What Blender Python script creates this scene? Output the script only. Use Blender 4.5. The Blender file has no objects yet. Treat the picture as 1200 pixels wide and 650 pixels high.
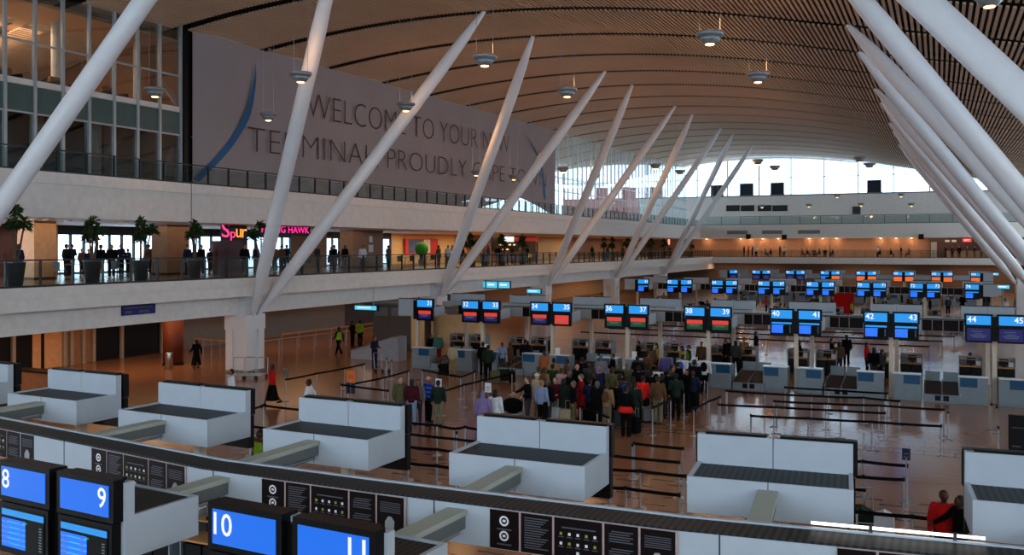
import bpy, math, random
from mathutils import Vector, Matrix
random.seed(7)
PI = math.pi
SC = bpy.context.scene
COL = SC.collection

# ------------------------------------------------------------------ camera
EYE = 6.6            # eye height above the hall floor
FPX = 1072.0         # focal length in pixels of a 1200 px wide picture
YAW = math.radians(25.0)
HOR = 289.0
cam_d = bpy.data.cameras.new('camera'); cam = bpy.data.objects.new('camera', cam_d); COL.objects.link(cam)
cam.location = (0, 0, EYE)
cam.rotation_euler = (math.radians(90), 0, YAW)
cam_d.sensor_width = 36.0
cam_d.lens = FPX / 1200 * 36
cam_d.shift_y = -36.0 / 1200
cam_d.clip_end = 2000; cam_d.clip_start = 0.1
SC.camera = cam
# ------------------------------------------------------------------ colour management
SC.view_settings.view_transform = 'Standard'
SC.view_settings.look = 'None'
SC.view_settings.exposure = 0.0
SC.view_settings.gamma = 1.0
SC.view_settings.use_curve_mapping = False
# ------------------------------------------------------------------ sky
SKY_STRENGTH = 6.0
world = bpy.data.worlds.new('sky'); SC.world = world; world.use_nodes = True
nt = world.node_tree; nt.nodes.clear()
out = nt.nodes.new('ShaderNodeOutputWorld'); bg = nt.nodes.new('ShaderNodeBackground')
tc = nt.nodes.new('ShaderNodeTexCoord'); noi = nt.nodes.new('ShaderNodeTexNoise'); rmp = nt.nodes.new('ShaderNodeValToRGB')
noi.inputs['Scale'].default_value = 2.2; noi.inputs['Detail'].default_value = 5
rmp.color_ramp.elements[0].position = 0.35; rmp.color_ramp.elements[0].color = (0.50, 0.74, 1.0, 1)
rmp.color_ramp.elements[1].position = 0.6; rmp.color_ramp.elements[1].color = (0.86, 0.95, 1.0, 1)
nt.links.new(tc.outputs['Generated'], noi.inputs['Vector']); nt.links.new(noi.outputs['Fac'], rmp.inputs['Fac'])
nt.links.new(rmp.outputs['Color'], bg.inputs['Color']); bg.inputs['Strength'].default_value = SKY_STRENGTH
nt.links.new(bg.outputs[0], out.inputs[0])
SC.cycles.max_bounces = 6; SC.cycles.diffuse_bounces = 3; SC.cycles.glossy_bounces = 3; SC.cycles.transparent_max_bounces = 12
SC.cycles.sample_clamp_indirect = 4.0

def ray(px):
    d = px - 600.0
    return (-math.sin(YAW) * FPX + math.cos(YAW) * d, math.cos(YAW) * FPX + math.sin(YAW) * d)
def W(px, py, z=0.0):
    """world x,y of a point of known height z seen at a pixel"""
    s = (EYE - z) / (py - HOR); r = ray(px)
    return (r[0] * s, r[1] * s)
def WX(px, X):
    r = ray(px); return r[1] * X / r[0]
def WY(px, Y):
    r = ray(px); return r[0] * Y / r[1]
def ZX(px, py, X):
    r = ray(px); return EYE - (py - HOR) * X / r[0]
def ZY(px, py, Y):
    r = ray(px); return EYE - (py - HOR) * Y / r[1]
def lin(c):
    c = c / 255.0
    return c / 12.92 if c <= 0.04045 else ((c + 0.055) / 1.055) ** 2.4

# ------------------------------------------------------------------ materials
MATS = {}
def mat(name, rgb, rough=0.5, metal=0.0, emit=0.0, var=0.06, nscale=3.0, spec=0.3):
    if name in MATS: return MATS[name]
    m = bpy.data.materials.new(name); m.use_nodes = True
    t = m.node_tree; b = t.nodes['Principled BSDF']
    c = tuple(lin(v) for v in rgb)
    b.inputs['Roughness'].default_value = rough; b.inputs['Metallic'].default_value = metal
    b.inputs['Specular IOR Level'].default_value = spec
    if var > 0:
        n = t.nodes.new('ShaderNodeTexNoise'); n.inputs['Scale'].default_value = nscale; n.inputs['Detail'].default_value = 4
        tcn = t.nodes.new('ShaderNodeTexCoord'); t.links.new(tcn.outputs['Object'], n.inputs['Vector'])
        r = t.nodes.new('ShaderNodeValToRGB')
        r.color_ramp.elements[0].position = 0.3; r.color_ramp.elements[1].position = 0.7
        r.color_ramp.elements[0].color = tuple(v * (1 - var) for v in c) + (1,)
        r.color_ramp.elements[1].color = tuple(min(1, v * (1 + var)) for v in c) + (1,)
        t.links.new(n.outputs['Fac'], r.inputs['Fac']); t.links.new(r.outputs['Color'], b.inputs['Base Color'])
    else:
        b.inputs['Base Color'].default_value = c + (1,)
    if emit > 0:
        for l_ in list(b.inputs['Base Color'].links): t.links.remove(l_)
        b.inputs['Base Color'].default_value = (0.01, 0.01, 0.012, 1)
        b.inputs['Emission Color'].default_value = c + (1,); b.inputs['Emission Strength'].default_value = emit
    MATS[name] = m
    return m
def glass(name, tint=(0.8, 0.88, 0.88), gloss=0.12, rough=0.02, fres=0.6):
    if name in MATS: return MATS[name]
    m = bpy.data.materials.new(name); m.use_nodes = True; t = m.node_tree; t.nodes.clear()
    o = t.nodes.new('ShaderNodeOutputMaterial'); mx = t.nodes.new('ShaderNodeMixShader')
    tr = t.nodes.new('ShaderNodeBsdfTransparent'); gl = t.nodes.new('ShaderNodeBsdfGlossy')
    lw = t.nodes.new('ShaderNodeLayerWeight'); lw.inputs['Blend'].default_value = 0.25
    ad = t.nodes.new('ShaderNodeMath'); ad.operation = 'MULTIPLY_ADD'; ad.inputs[1].default_value = 0.6; ad.inputs[2].default_value = gloss
    ad.use_clamp = True
    tr.inputs[0].default_value = tint + (1,); gl.inputs['Color'].default_value = (0.9, 0.95, 1, 1); gl.inputs['Roughness'].default_value = rough
    ad.inputs[1].default_value = fres; t.links.new(lw.outputs['Fresnel'], ad.inputs[0]); t.links.new(ad.outputs[0], mx.inputs[0])
    t.links.new(tr.outputs[0], mx.inputs[1]); t.links.new(gl.outputs[0], mx.inputs[2]); t.links.new(mx.outputs[0], o.inputs[0])
    MATS[name] = m; return m
def floor_mat():
    m = bpy.data.materials.new('floor_tiles'); m.use_nodes = True; t = m.node_tree; N = t.nodes; L = t.links
    b = N['Principled BSDF']
    g = N.new('ShaderNodeNewGeometry'); sp = N.new('ShaderNodeSeparateXYZ'); L.new(g.outputs['Position'], sp.inputs[0])
    def M(op, a, bb=None, c=None):
        n = N.new('ShaderNodeMath'); n.operation = op
        for i, v in enumerate((a, bb, c)):
            if v is None: continue
            if isinstance(v, (int, float)): n.inputs[i].default_value = v
            else: L.new(v, n.inputs[i])
        return n.outputs[0]
    X, Y = sp.outputs[0], sp.outputs[1]
    row = M('FLOOR', M('DIVIDE', Y, 0.42))
    odd = M('MULTIPLY', M('FRACT', M('MULTIPLY', row, 0.381966)), 1.0)
    u = M('FRACT', M('ADD', M('DIVIDE', X, 1.5), odd)); v = M('FRACT', M('DIVIDE', Y, 0.42))
    dash = M('MULTIPLY', M('LESS_THAN', u, 0.42), M('LESS_THAN', v, 0.24))
    near = M('LESS_THAN', Y, 26.0)
    dash = M('MULTIPLY', dash, near)
    # thin joints of the far paving
    row2 = M('FLOOR', M('DIVIDE', Y, 0.6))
    u2 = M('FRACT', M('ADD', M('DIVIDE', X, 0.9), M('MULTIPLY', row2, 0.5))); v2 = M('FRACT', M('DIVIDE', Y, 0.6))
    j = M('MAXIMUM', M('LESS_THAN', u2, 0.04), M('LESS_THAN', v2, 0.17))
    far = M('GREATER_THAN', Y, 31.5)
    j = M('MULTIPLY', M('MULTIPLY', j, far), 0.5)
    # small grid everywhere
    g1 = M('LESS_THAN', M('FRACT', M('DIVIDE', Y, 0.3)), 0.05)
    g1 = M('MULTIPLY', g1, 0.25)
    fac = M('MAXIMUM', M('MAXIMUM', dash, j), g1)
    no = N.new('ShaderNodeTexNoise'); no.inputs['Scale'].default_value = 0.35; no.inputs['Detail'].default_value = 5
    L.new(g.outputs['Position'], no.inputs['Vector'])
    r = N.new('ShaderNodeValToRGB')
    r.color_ramp.elements[0].color = (0.24, 0.115, 0.06, 1); r.color_ramp.elements[1].color = (0.33, 0.165, 0.09, 1)
    L.new(no.outputs['Fac'], r.inputs['Fac'])
    mx = N.new('ShaderNodeMix'); mx.data_type = 'RGBA'; L.new(fac, mx.inputs[0]); L.new(r.outputs['Color'], mx.inputs[6])
    mx.inputs[7].default_value = (0.04, 0.018, 0.014, 1)
    L.new(mx.outputs[2], b.inputs['Base Color'])
    b.inputs['Specular IOR Level'].default_value = 0.55
    rr = M('MULTIPLY_ADD', no.outputs['Fac'], 0.08, 0.16); L.new(rr, b.inputs['Roughness'])
    return m
def stripes_mat(name, rgb_a, rgb_b, period, axis=2, duty=0.5, rough=0.4, emit=0.0):
    """a surface ruled in two colours along one object axis"""
    if name in MATS: return MATS[name]
    m = bpy.data.materials.new(name); m.use_nodes = True; t = m.node_tree; N = t.nodes; L = t.links; b = N['Principled BSDF']
    tcn = N.new('ShaderNodeTexCoord'); sp = N.new('ShaderNodeSeparateXYZ'); L.new(tcn.outputs['Object'], sp.inputs[0])
    d = N.new('ShaderNodeMath'); d.operation = 'DIVIDE'; d.inputs[1].default_value = period; L.new(sp.outputs[axis], d.inputs[0])
    f = N.new('ShaderNodeMath'); f.operation = 'FRACT'; L.new(d.outputs[0], f.inputs[0])
    l = N.new('ShaderNodeMath'); l.operation = 'LESS_THAN'; l.inputs[1].default_value = duty; L.new(f.outputs[0], l.inputs[0])
    mx = N.new('ShaderNodeMix'); mx.data_type = 'RGBA'; L.new(l.outputs[0], mx.inputs[0])
    mx.inputs[6].default_value = tuple(lin(c) for c in rgb_a) + (1,); mx.inputs[7].default_value = tuple(lin(c) for c in rgb_b) + (1,)
    L.new(mx.outputs[2], b.inputs['Base Color']); b.inputs['Roughness'].default_value = rough; b.inputs['Specular IOR Level'].default_value = 0.15
    if emit: L.new(mx.outputs[2], b.inputs['Emission Color']); b.inputs['Emission Strength'].default_value = emit
    MATS[name] = m; return m

WHITE = mat('white_plaster', (226, 222, 218), 0.6)
STRUT = mat('white_steel_paint', (222, 224, 228), 0.32, var=0.02)
PANEL = mat('pale_laminate', (166, 176, 186), 0.45, var=0.03)
PANELS = mat('greenish_grey_laminate', (154, 160, 150), 0.5, var=0.03)
GRILLE = stripes_mat('dark_grille', (24, 28, 30), (48, 54, 56), 0.09, 0, 0.5, 0.5)
GAP = mat('dark_joint', (30, 34, 38), 0.6)
BLACK = mat('black_housing', (9, 9, 11), 0.4, var=0.03, spec=0.15)
STEEL = mat('brushed_steel', (170, 172, 175), 0.28, 0.9, var=0.03)
DGREY = mat('dark_grey_metal', (62, 66, 68), 0.45, 0.3)
BELT = mat('black_webbing', (8, 8, 10), 0.8, spec=0.1)
WOODSLAT = mat('ceiling_slats', (188, 160, 136), 0.55, var=0.05, nscale=0.4)
DECK = mat('dark_roof_deck', (26, 20, 18), 0.8)
BRONZE = mat('brown_wood_panel', (140, 104, 78), 0.5, var=0.12)
ORANGE = mat('orange_timber', (205, 156, 112), 0.5, var=0.1)
CREAM = mat('cream_wall', (225, 190, 140), 0.6)
DARKW = mat('dark_shopfront', (16, 14, 15), 0.35, spec=0.2)
GREYW = mat('grey_wall', (120, 118, 118), 0.6)
SIGNB = mat('sign_sky_blue', (34, 150, 236), 0.3, emit=1.0, var=0.02)
SIGNN = mat('sign_deep_blue', (22, 112, 238), 0.3, emit=1.0, var=0.1, nscale=1.5)
SIGNC = mat('sign_cyan', (90, 205, 240), 0.3, emit=1.0, var=0.02)
SIGND = mat('screen_navy', (22, 20, 90), 0.3, emit=0.9, var=0.1)
SCRB = stripes_mat('screen_blue_table', (30, 100, 245), (60, 135, 255), 0.07, 2, 0.3, 0.3, 0.9)
SCRK = mat('screen_black', (4, 5, 8), 0.25, emit=0.0, spec=0.12)
SCRR = mat('screen_red', (225, 62, 45), 0.3, emit=0.9, var=0.05)
SCRO = mat('screen_orange', (240, 110, 50), 0.3, emit=0.9, var=0.05)
SCRG = mat('screen_green', (16, 72, 34), 0.3, emit=0.8, var=0.05)
SCRT = mat('screen_text_white', (235, 240, 250), 0.3, emit=1.1, var=0)
SCRTD = mat('screen_text_grey', (120, 140, 150), 0.3, emit=0.5, var=0)
DESKP = mat('grey_blue_desk', (122, 134, 142), 0.45)
DESKT = mat('desk_top_white', (215, 218, 220), 0.25)
DESKB = mat('teal_desk_panel', (16, 72, 108), 0.3)
WOODT = mat('tan_wood', (190, 135, 85), 0.5, var=0.12)
POST = mat('warm_white_post', (205, 190, 170), 0.45)
GRAIL = glass('railing_glass', (0.78, 0.84, 0.84), 0.01, fres=0.18)
GWALL = glass('curtain_glass', (0.86, 0.9, 0.9), 0.07, fres=0.5)
GCLEAR = glass('clear_glass', (0.92, 0.96, 0.97), 0.04)
DRAIL = mat('dark_rail_metal', (44, 48, 50), 0.4, 0.5)
LAMPG = mat('lamp_grey_aluminium', (138, 145, 150), 0.35, 0.4)
WARM = mat('warm_lens', (255, 190, 110), 0.3, emit=9.0, var=0)
WARMS = mat('warm_downlight', (255, 200, 130), 0.3, emit=6.0, var=0)
TUBEW = mat('white_tube', (255, 246, 235), 0.3, emit=3.5, var=0)
LEAF = mat('leaf_green', (38, 62, 26), 0.6, var=0.35)
TRUNK = mat('plant_trunk', (86, 66, 48), 0.8)
ZINC = mat('zinc_planter', (95, 102, 108), 0.35, 0.7)
POSTER = mat('black_notice', (15, 8, 10), 0.4, spec=0.12)
PRIM = mat('pinkish_frame', (176, 152, 148), 0.5)
TXT = mat('notice_text', (84, 84, 92), 0.5, var=0)
TXTW = mat('notice_white', (225, 225, 228), 0.5, var=0)
TXTY = mat('notice_yellow', (150, 150, 60), 0.5, var=0)

# ------------------------------------------------------------------ mesh helper
class MB:
    def __init__(s): s.v = []; s.f = []; s.mi = []; s.m = 0
    def add(s, vs, fs):
        o = len(s.v); s.v += [tuple(v) for v in vs]; s.f += [tuple(i + o for i in f) for f in fs]; s.mi += [s.m] * len(fs); return s
    def box(s, x0, x1, y0, y1, z0, z1):
        return s.add([(x0, y0, z0), (x1, y0, z0), (x1, y1, z0), (x0, y1, z0), (x0, y0, z1), (x1, y0, z1), (x1, y1, z1), (x0, y1, z1)],
                     [(0, 3, 2, 1), (4, 5, 6, 7), (0, 1, 5, 4), (1, 2, 6, 5), (2, 3, 7, 6), (3, 0, 4, 7)])
    def tube(s, p0, p1, r0, r1=None, n=12, caps=True):
        r1 = r0 if r1 is None else r1
        p0 = Vector(p0); p1 = Vector(p1); d = (p1 - p0).normalized()
        a = d.orthogonal().normalized(); b = d.cross(a)
        vs = []
        for p, r in ((p0, r0), (p1, r1)):
            for i in range(n):
                t = 2 * PI * i / n; vs.append(p + a * math.cos(t) * r + b * math.sin(t) * r)
        fs = [(i, (i + 1) % n, n + (i + 1) % n, n + i) for i in range(n)]
        if caps: fs += [tuple(reversed(range(n))), tuple(range(n, 2 * n))]
        return s.add(vs, fs)
    def path(s, pts, r, n=8):
        for a, b in zip(pts, pts[1:]): s.tube(a, b, r, r, n)
        return s
    def lathe(s, prof, n=20, c=(0, 0, 0)):
        vs = []
        for r, z in prof:
            for i in range(n):
                t = 2 * PI * i / n; vs.append((c[0] + r * math.cos(t), c[1] + r * math.sin(t), c[2] + z))
        fs = []
        for k in range(len(prof) - 1):
            for i in range(n): fs.append((k * n + i, k * n + (i + 1) % n, (k + 1) * n + (i + 1) % n, (k + 1) * n + i))
        fs += [tuple(reversed(range(n))), tuple((len(prof) - 1) * n + i for i in range(n))]
        return s.add(vs, fs)
    def ball(s, c, rx, ry=None, rz=None, nu=12, nv=8):
        ry = rx if ry is None else ry; rz = rx if rz is None else rz
        vs = [(c[0], c[1], c[2] - rz)]
        for j in range(1, nv):
            ph = -PI / 2 + PI * j / nv
            for i in range(nu):
                t = 2 * PI * i / nu; vs.append((c[0] + rx * math.cos(ph) * math.cos(t), c[1] + ry * math.cos(ph) * math.sin(t), c[2] + rz * math.sin(ph)))
        vs.append((c[0], c[1], c[2] + rz)); top = len(vs) - 1
        fs = [(0, 1 + (i + 1) % nu, 1 + i) for i in range(nu)]
        for j in range(nv - 2):
            for i in range(nu): fs.append((1 + j * nu + i, 1 + j * nu + (i + 1) % nu, 1 + (j + 1) * nu + (i + 1) % nu, 1 + (j + 1) * nu + i))
        fs += [(1 + (nv - 2) * nu + i, 1 + (nv - 2) * nu + (i + 1) % nu, top) for i in range(nu)]
        return s.add(vs, fs)
    def prism(s, poly, h0, h1, axis='y'):
        """extrude a 2-D outline (a,b) along an axis: y -> (a,h,b), x -> (h,a,b), z -> (a,b,h)"""
        def P(a, b, h): return {'y': (a, h, b), 'x': (h, a, b), 'z': (a, b, h)}[axis]
        n = len(poly)
        vs = [P(a, b, h0) for a, b in poly] + [P(a, b, h1) for a, b in poly]
        fs = [(i, (i + 1) % n, n + (i + 1) % n, n + i) for i in range(n)] + [tuple(reversed(range(n))), tuple(range(n, 2 * n))]
        return s.add(vs, fs)
    def mesh(s, name):
        me = bpy.data.meshes.new(name); me.from_pydata(s.v, [], s.f); me.update()
        if any(s.mi): me.polygons.foreach_set('material_index', s.mi)
        return me
    def build(s, name, m, parent=None, smooth=False, loc=None):
        me = s.mesh(name)
        for x in (m if isinstance(m, (list, tuple)) else [m]): me.materials.append(x)
        if smooth:
            me.polygons.foreach_set('use_smooth', [True] * len(me.polygons))
        o = bpy.data.objects.new(name, me); COL.objects.link(o)
        if parent: o.parent = parent
        if loc: o.location = loc
        return o
def fixn(o):
    import bmesh
    b = bmesh.new(); b.from_mesh(o.data); bmesh.ops.recalc_face_normals(b, faces=b.faces); b.to_mesh(o.data); b.free(); return o
def tag(o, label, cat, group=None, kind=None):
    o['label'] = label; o['category'] = cat
    if group: o['group'] = group
    if kind: o['kind'] = kind
    return o
def thing(name, label, cat, loc=(0, 0, 0), rz=0.0, group=None):
    o = bpy.data.objects.new(name, None); COL.objects.link(o); o.location = loc; o.rotation_euler = (0, 0, rz)
    o.empty_display_size = 0.2
    return tag(o, label, cat, group)
def struct(name, mb, m, parent=None):
    o = mb.build(name, m, parent); fixn(o)
    if parent is None: o['kind'] = 'structure'
    return o
KIDS = {}
def children(o):
    return list(o.children)
def dup(o, loc=None, rz=None, label=None, group=None, parent=None):
    c = o.copy(); COL.objects.link(c)
    if parent is not None: c.parent = parent
    if loc is not None: c.location = loc
    if rz is not None: c.rotation_euler = (0, 0, rz)
    if label: c['label'] = label
    if group: c['group'] = group
    for ch in o.children: dup(ch, parent=c)
    return c
def text_mesh(name, s, m, parent=None, loc=(0, 0, 0), rot=(PI / 2, 0, 0), w=None, h=1.0, ext=0.01, thin=0.0, align='LEFT'):
    cu = bpy.data.curves.new(name, 'FONT'); cu.body = s; cu.size = 1.0; cu.extrude = 0.0; cu.offset = thin; cu.resolution_u = 3
    ob = bpy.data.objects.new(name + '_t', cu); COL.objects.link(ob)
    dg = bpy.context.evaluated_depsgraph_get(); me = bpy.data.meshes.new_from_object(ob.evaluated_get(dg))
    bpy.data.objects.remove(ob); bpy.data.curves.remove(cu)
    xs = [v.co.x for v in me.vertices]; ys = [v.co.y for v in me.vertices]
    x0, x1, y0, y1 = min(xs), max(xs), min(ys), max(ys)
    sy = h / (y1 - y0); sx = sy if w is None else w / (x1 - x0)
    for v in me.vertices:
        v.co.x = (v.co.x - x0) * sx; v.co.y = (v.co.y - y0) * sy; v.co.z = 0
    wid = (x1 - x0) * sx
    off = {'LEFT': 0, 'RIGHT': -wid, 'CENTER': -wid / 2}[align]
    for v in me.vertices: v.co.x += off
    me.materials.clear(); me.materials.append(m)
    o = bpy.data.objects.new(name, me); COL.objects.link(o); o.location = loc; o.rotation_euler = rot
    if parent: o.parent = parent
    return o
# ------------------------------------------------------------------ lamps of the building (ceiling downlights of the galleries)
def point(name, loc, e, col=(1.0, 0.62, 0.32), r=0.15, parent=None):
    l = bpy.data.lights.new(name, 'POINT'); l.energy = e; l.color = col; l.shadow_soft_size = r
    o = bpy.data.objects.new(name, l); COL.objects.link(o); o.location = loc
    if parent: o.parent = parent
    return o
def area(name, loc, e, sx, sy, col=(1.0, 0.62, 0.32), rot=(0, 0, 0)):
    l = bpy.data.lights.new(name, 'AREA'); l.energy = e; l.color = col; l.shape = 'RECTANGLE'; l.size = sx; l.size_y = sy
    o = bpy.data.objects.new(name, l); COL.objects.link(o); o.location = loc; o.rotation_euler = rot
    return o
G_L2, G_L0, G_FAR = 1.0, 1.0, 1.0
for y in (30, 42): area('gallery_light', (-40, y, 7.75), 110 * G_L2, 5, 8, (1.0, 0.7, 0.45))
for y in (54, 66): area('gallery_light', (-40, y, 7.75), 50 * G_L2, 4, 8)
for y in (74, 84): area('gallery_light', (-41, y, 7.75), 420 * G_L2, 6, 7, (1.0, 0.66, 0.28))
for y in (100, 116, 132): area('gallery_light', (-41, y, 7.75), 330 * G_L2, 5, 10, (1.0, 0.66, 0.38))
for x in (-36, -24, -12, 0): area('gallery_light', (x, 147.5, 7.85), 180 * G_FAR, 10, 3, (1.0, 0.72, 0.5))
for y in (26, 36, 48, 60): area('concourse_light', (-38.5, y, 3.95), 260 * G_L0 * (1.0 if y < 40 else 0.45), 3, 8, (1.0, 0.55, 0.27))
for y in (75, 95, 115): area('concourse_light', (-39, y, 3.95), 170 * G_L0, 4, 10, (1.0, 0.6, 0.35))
for x in (-28, -10, 6): area('concourse_light', (x, 147, 3.95), 200 * G_FAR, 10, 3, (1.0, 0.6, 0.35))
for y in (22, 30): area('lounge_light', (-43, y, 17.8), 650, 4, 6, (1.0, 0.66, 0.42))

# ------------------------------------------------------------------ the hall
XL2, XL3, XG, XB = -32.2, -34.5, -38.0, -46.0
YF, YFE = 143.7, 150.0
XR = 16.0
struct('floor', MB().box(XB - 4, XR, -10, YFE, -0.3, 0.0), floor_mat())
def roofz(x, y):
    p = 19.45 - 0.0057 * (x + 26) ** 2 if x <= -6 else 17.17 - 0.2 * (x + 6)
    return p + 1.1 * (y - 44.67) / 105
# roof deck: a curved dark sheet above the slats
dk = MB(); xs = [-54 + 2 * i for i in range(36)]; ysd = [-12 + 6 * i for i in range(28)]  # overhang past the left glass added in place of the ceiling's reflection
vs = []; fs = []
for dz in (0.55, 0.85):
    for x in xs:
        for y in ysd: vs.append((x, y, roofz(x, y) + dz))
n, m_ = len(xs), len(ysd); off = n * m_
for i in range(n - 1):
    for j in range(m_ - 1):
        a = i * m_ + j; q = (a, a + 1, a + m_ + 1, a + m_)
        fs.append(q); fs.append(tuple(reversed([k + off for k in q])))
bd = [i * m_ for i in range(n)] + [(n - 1) * m_ + j for j in range(1, m_)] + [i * m_ + m_ - 1 for i in range(n - 2, -1, -1)] + [j for j in range(m_ - 2, 0, -1)]
for a, b_ in zip(bd, bd[1:] + bd[:1]): fs.append((a, b_, b_ + off, a + off))
dk.add(vs, fs); ceil = struct('ceiling', dk, DECK)
# slats, in bays between the cross ribs
RIB = [38 + 20 / 3 * k for k in range(-7, 17)]
sl = MB(); rb = MB()
for y0, y1 in zip(RIB, RIB[1:] + [RIB[-1] + 5.0]):
    ya, yb = y0 + 0.42, min(y1 - 0.42, YFE + 4)
    if yb <= ya: continue
    x = -50.0
    while x < 15.5:
        w, h = 0.06, 0.085
        za, zb, zc, zd = roofz(x - w, ya), roofz(x + w, ya), roofz(x - w, yb), roofz(x + w, yb)
        sl.add([(x - w, ya, za), (x + w, ya, zb), (x + w, yb, zd), (x - w, yb, zc), (x - w, ya, za + h), (x + w, ya, zb + h), (x + w, yb, zd + h), (x - w, yb, zc + h)],
               [(0, 3, 2, 1), (4, 5, 6, 7), (0, 1, 5, 4), (1, 2, 6, 5), (2, 3, 7, 6), (3, 0, 4, 7)])
        x += 0.24
for y0 in RIB:
    xs2 = [-50 + 2 * i for i in range(34)]
    for a, b_ in zip(xs2, xs2[1:]): rb.tube((a, y0, roofz(a, y0) + 0.3), (b_, y0, roofz(b_, y0) + 0.3), 0.1, 0.1, 6)
sl.build('slat_panels', WOODSLAT, ceil); rb.build('cross_ribs', DECK, ceil)

# level 2 (shops) and level 3 (upper walkway) decks along the left and the far end
s = MB()
s.prism([(XB, 4.05), (XL2, 4.05), (XL2, 4.55), (XL2 - 0.1, 4.55), (XL2 - 0.1, 4.62), (XL2, 4.62), (XL2, 5.0), (XB, 5.0)], 0.0, YFE, 'y')
s.box(XL2, XR, YF, YFE, 4.05, 5.0)
s.box(XL2 - 1.6, XL2 - 1.1, 0.0, YFE, 3.05, 4.05)
L2 = struct('floor', s, WHITE); L2.name = 'floor_gallery'
s = MB()
s.prism([(XB - 4, 7.85), (XL3, 7.85), (XL3, 9.3), (XL3 + 0.12, 9.3), (XL3 + 0.12, 9.8), (XB - 4, 9.8)], 0.0, YFE, 'y')
s.box(XL3, XR, 145.3, YFE, 7.95, 10.05)
L3 = struct('floor_upper_walkway', s, WHITE)
struct('floor_gallery_tiles', MB().box(XB, XL2 - 0.25, 0.0, YF, 5.0, 5.004), mat('gallery_floor_tiles', (128, 84, 56), 0.25, var=0.15))
# left gallery back wall in stretches, with openings to the daylight
segs = [(-60, 38, 'marble'), (38, 68, 'orange'), (68, 185, 'win'), (185, 222, 'brown'), (222, 262, 'win'), (262, 290, 'red'), (290, 342, 'win'),
        (342, 383, 'brown'), (383, 414, 'win'), (414, 449, 'brown'), (449, 459, 'win'), (459, 532, 'cream'), (532, 590, 'orange'),
        (590, 628, 'dark'), (628, 665, 'cream'), (665, 730, 'brown'), (730, 760, 'orange'), (760, 836, 'brown')]
MARBLE = mat('brown_marble', (120, 70, 48), 0.25, var=0.35, nscale=1.2)
REDW = mat('dark_red_shop', (70, 22, 26), 0.4, var=0.2)
KM = {'marble': MARBLE, 'orange': ORANGE, 'brown': BRONZE, 'red': REDW, 'cream': CREAM, 'dark': DARKW}
groups = {}
for a, b_, k in segs:
    ya = max(0.0, WX(a, XB)); yb = min(YFE, WX(b_, XB))
    groups.setdefault(k, []).append((ya, yb))
for k, l in groups.items():
    if k == 'win': continue
    q = MB()
    for ya, yb in l: q.box(XB - 0.3, XB, ya, yb, 5.0, 7.85)
    struct('wall_left_' + {'marble': 'marble', 'orange': 'timber', 'brown': 'brown_panels', 'red': 'red_shop', 'cream': 'cream', 'dark': 'shopfront'}[k], q, KM[k])
for i, (ya, yb) in enumerate(groups['win']):
    w_ = struct('window_%d' % (i + 2), MB().box(XB - 0.16, XB - 0.14, ya, yb, 5.0, 7.85), GCLEAR)
    q = MB(); n_ = max(1, int((yb - ya) / 0.9))
    for j in range(n_ + 1):
        y = ya + (yb - ya) * j / n_; q.box(XB - 0.22, XB - 0.06, y - 0.06, y + 0.06, 5.0, 7.85)
    q.box(XB - 0.2, XB - 0.08, ya, yb, 7.3, 7.85); q.box(XB - 0.2, XB - 0.08, ya, yb, 5.0, 5.12)
    fixn(q.build('window_frame', DRAIL, w_))
# ground level under the gallery
q = MB(); lo = [(0, WX(38, -44.0), DARKW), (WX(38, -44.0), WX(48, -44), ORANGE), (WX(48, -44), WX(52, -44), DARKW), (WX(52, -44), WX(76, -44), ORANGE), (WX(76, -44), WX(108, -44), BRONZE),
                (WX(108, -44), WX(192, -44), DARKW), (WX(192, -44), 62.0, GREYW), (62.0, 80.0, mat('dark_shutter', (64, 60, 60), 0.5)), (80.0, 104.0, BRONZE), (104.0, YFE, ORANGE)]
for i, (ya, yb, m2) in enumerate(lo):
    struct('wall_ground_%s' % ['shopfront', 'timber', 'post', 'timber', 'panels', 'glazed_shop', 'offices', 'shutters', 'brown', 'orange'][i], MB().box(-44.3, -44.0, ya, yb, 0, 4.05), m2)
q = MB()
for px in (16, 76, 84, 98, 110, 143, 190): y = WX(px, -43.9); q.box(-44.0, -43.85, y - 0.1, y + 0.1, 0, 4.05)
struct('trim_1', q, mat('pale_mullion', (150, 140, 125), 0.4))
# far end wall
struct('wall_far', MB().box(XB, XR, YFE, YFE + 0.4, 10.05, 14.8), WHITE)
struct('trim_6', MB().box(XL3 + 0.12, XL3 + 0.125, WX(222, XL3) - 0.02, WX(222, XL3) + 0.02, 7.85, 9.8), GAP)
struct('wall_far_gallery', MB().box(XB, XR, YFE, YFE + 0.4, 5.0, 7.95), mat('pale_brown_panel', (128, 94, 74), 0.6, var=0.1))
struct('trim_5', MB().box(XG - 0.1, XG + 0.25, 38.15, 38.62, 9.8, 19.0).box(XG + 0.02, XG + 0.1, 38.6, 40.2, 9.8, 18.9), BLACK)
q = MB()
q.box(XR, XR + 0.3, -10, YFE, 0, 8.6).box(XR, XR + 0.3, -10, YFE, 12.4, 18.0)
for k in range(17): q.box(XR, XR + 0.3, -10 + k * 10 - 0.3, -10 + k * 10 + 0.3, 8.6, 12.4)
struct('wall_right', q, WHITE)  # unseen wall, its openings kept small to hold back side daylight
q = MB(); q.box(XB - 4, XR, -10.3, -10, 0, 6.5).box(XB - 4, XR, -10.3, -10, 13.6, 20.0)
for k in range(12): q.box(-50 + 6 * k - 0.15, -50 + 6 * k + 0.15, -10.3, -10, 6.5, 13.6)
struct('wall_near', q, WHITE)  # unseen near end, closed bands added to cut daylight from behind the camera
struct('wall_far_ground', MB().box(XB, XR, YFE, YFE + 0.4, 0.0, 4.05), mat('dim_brown_wall', (110, 92, 78), 0.6))
wf = struct('window_1', MB().box(XB, XR, YFE + 0.18, YFE + 0.2, 14.8, 21.5), GCLEAR)
q = MB()
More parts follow.
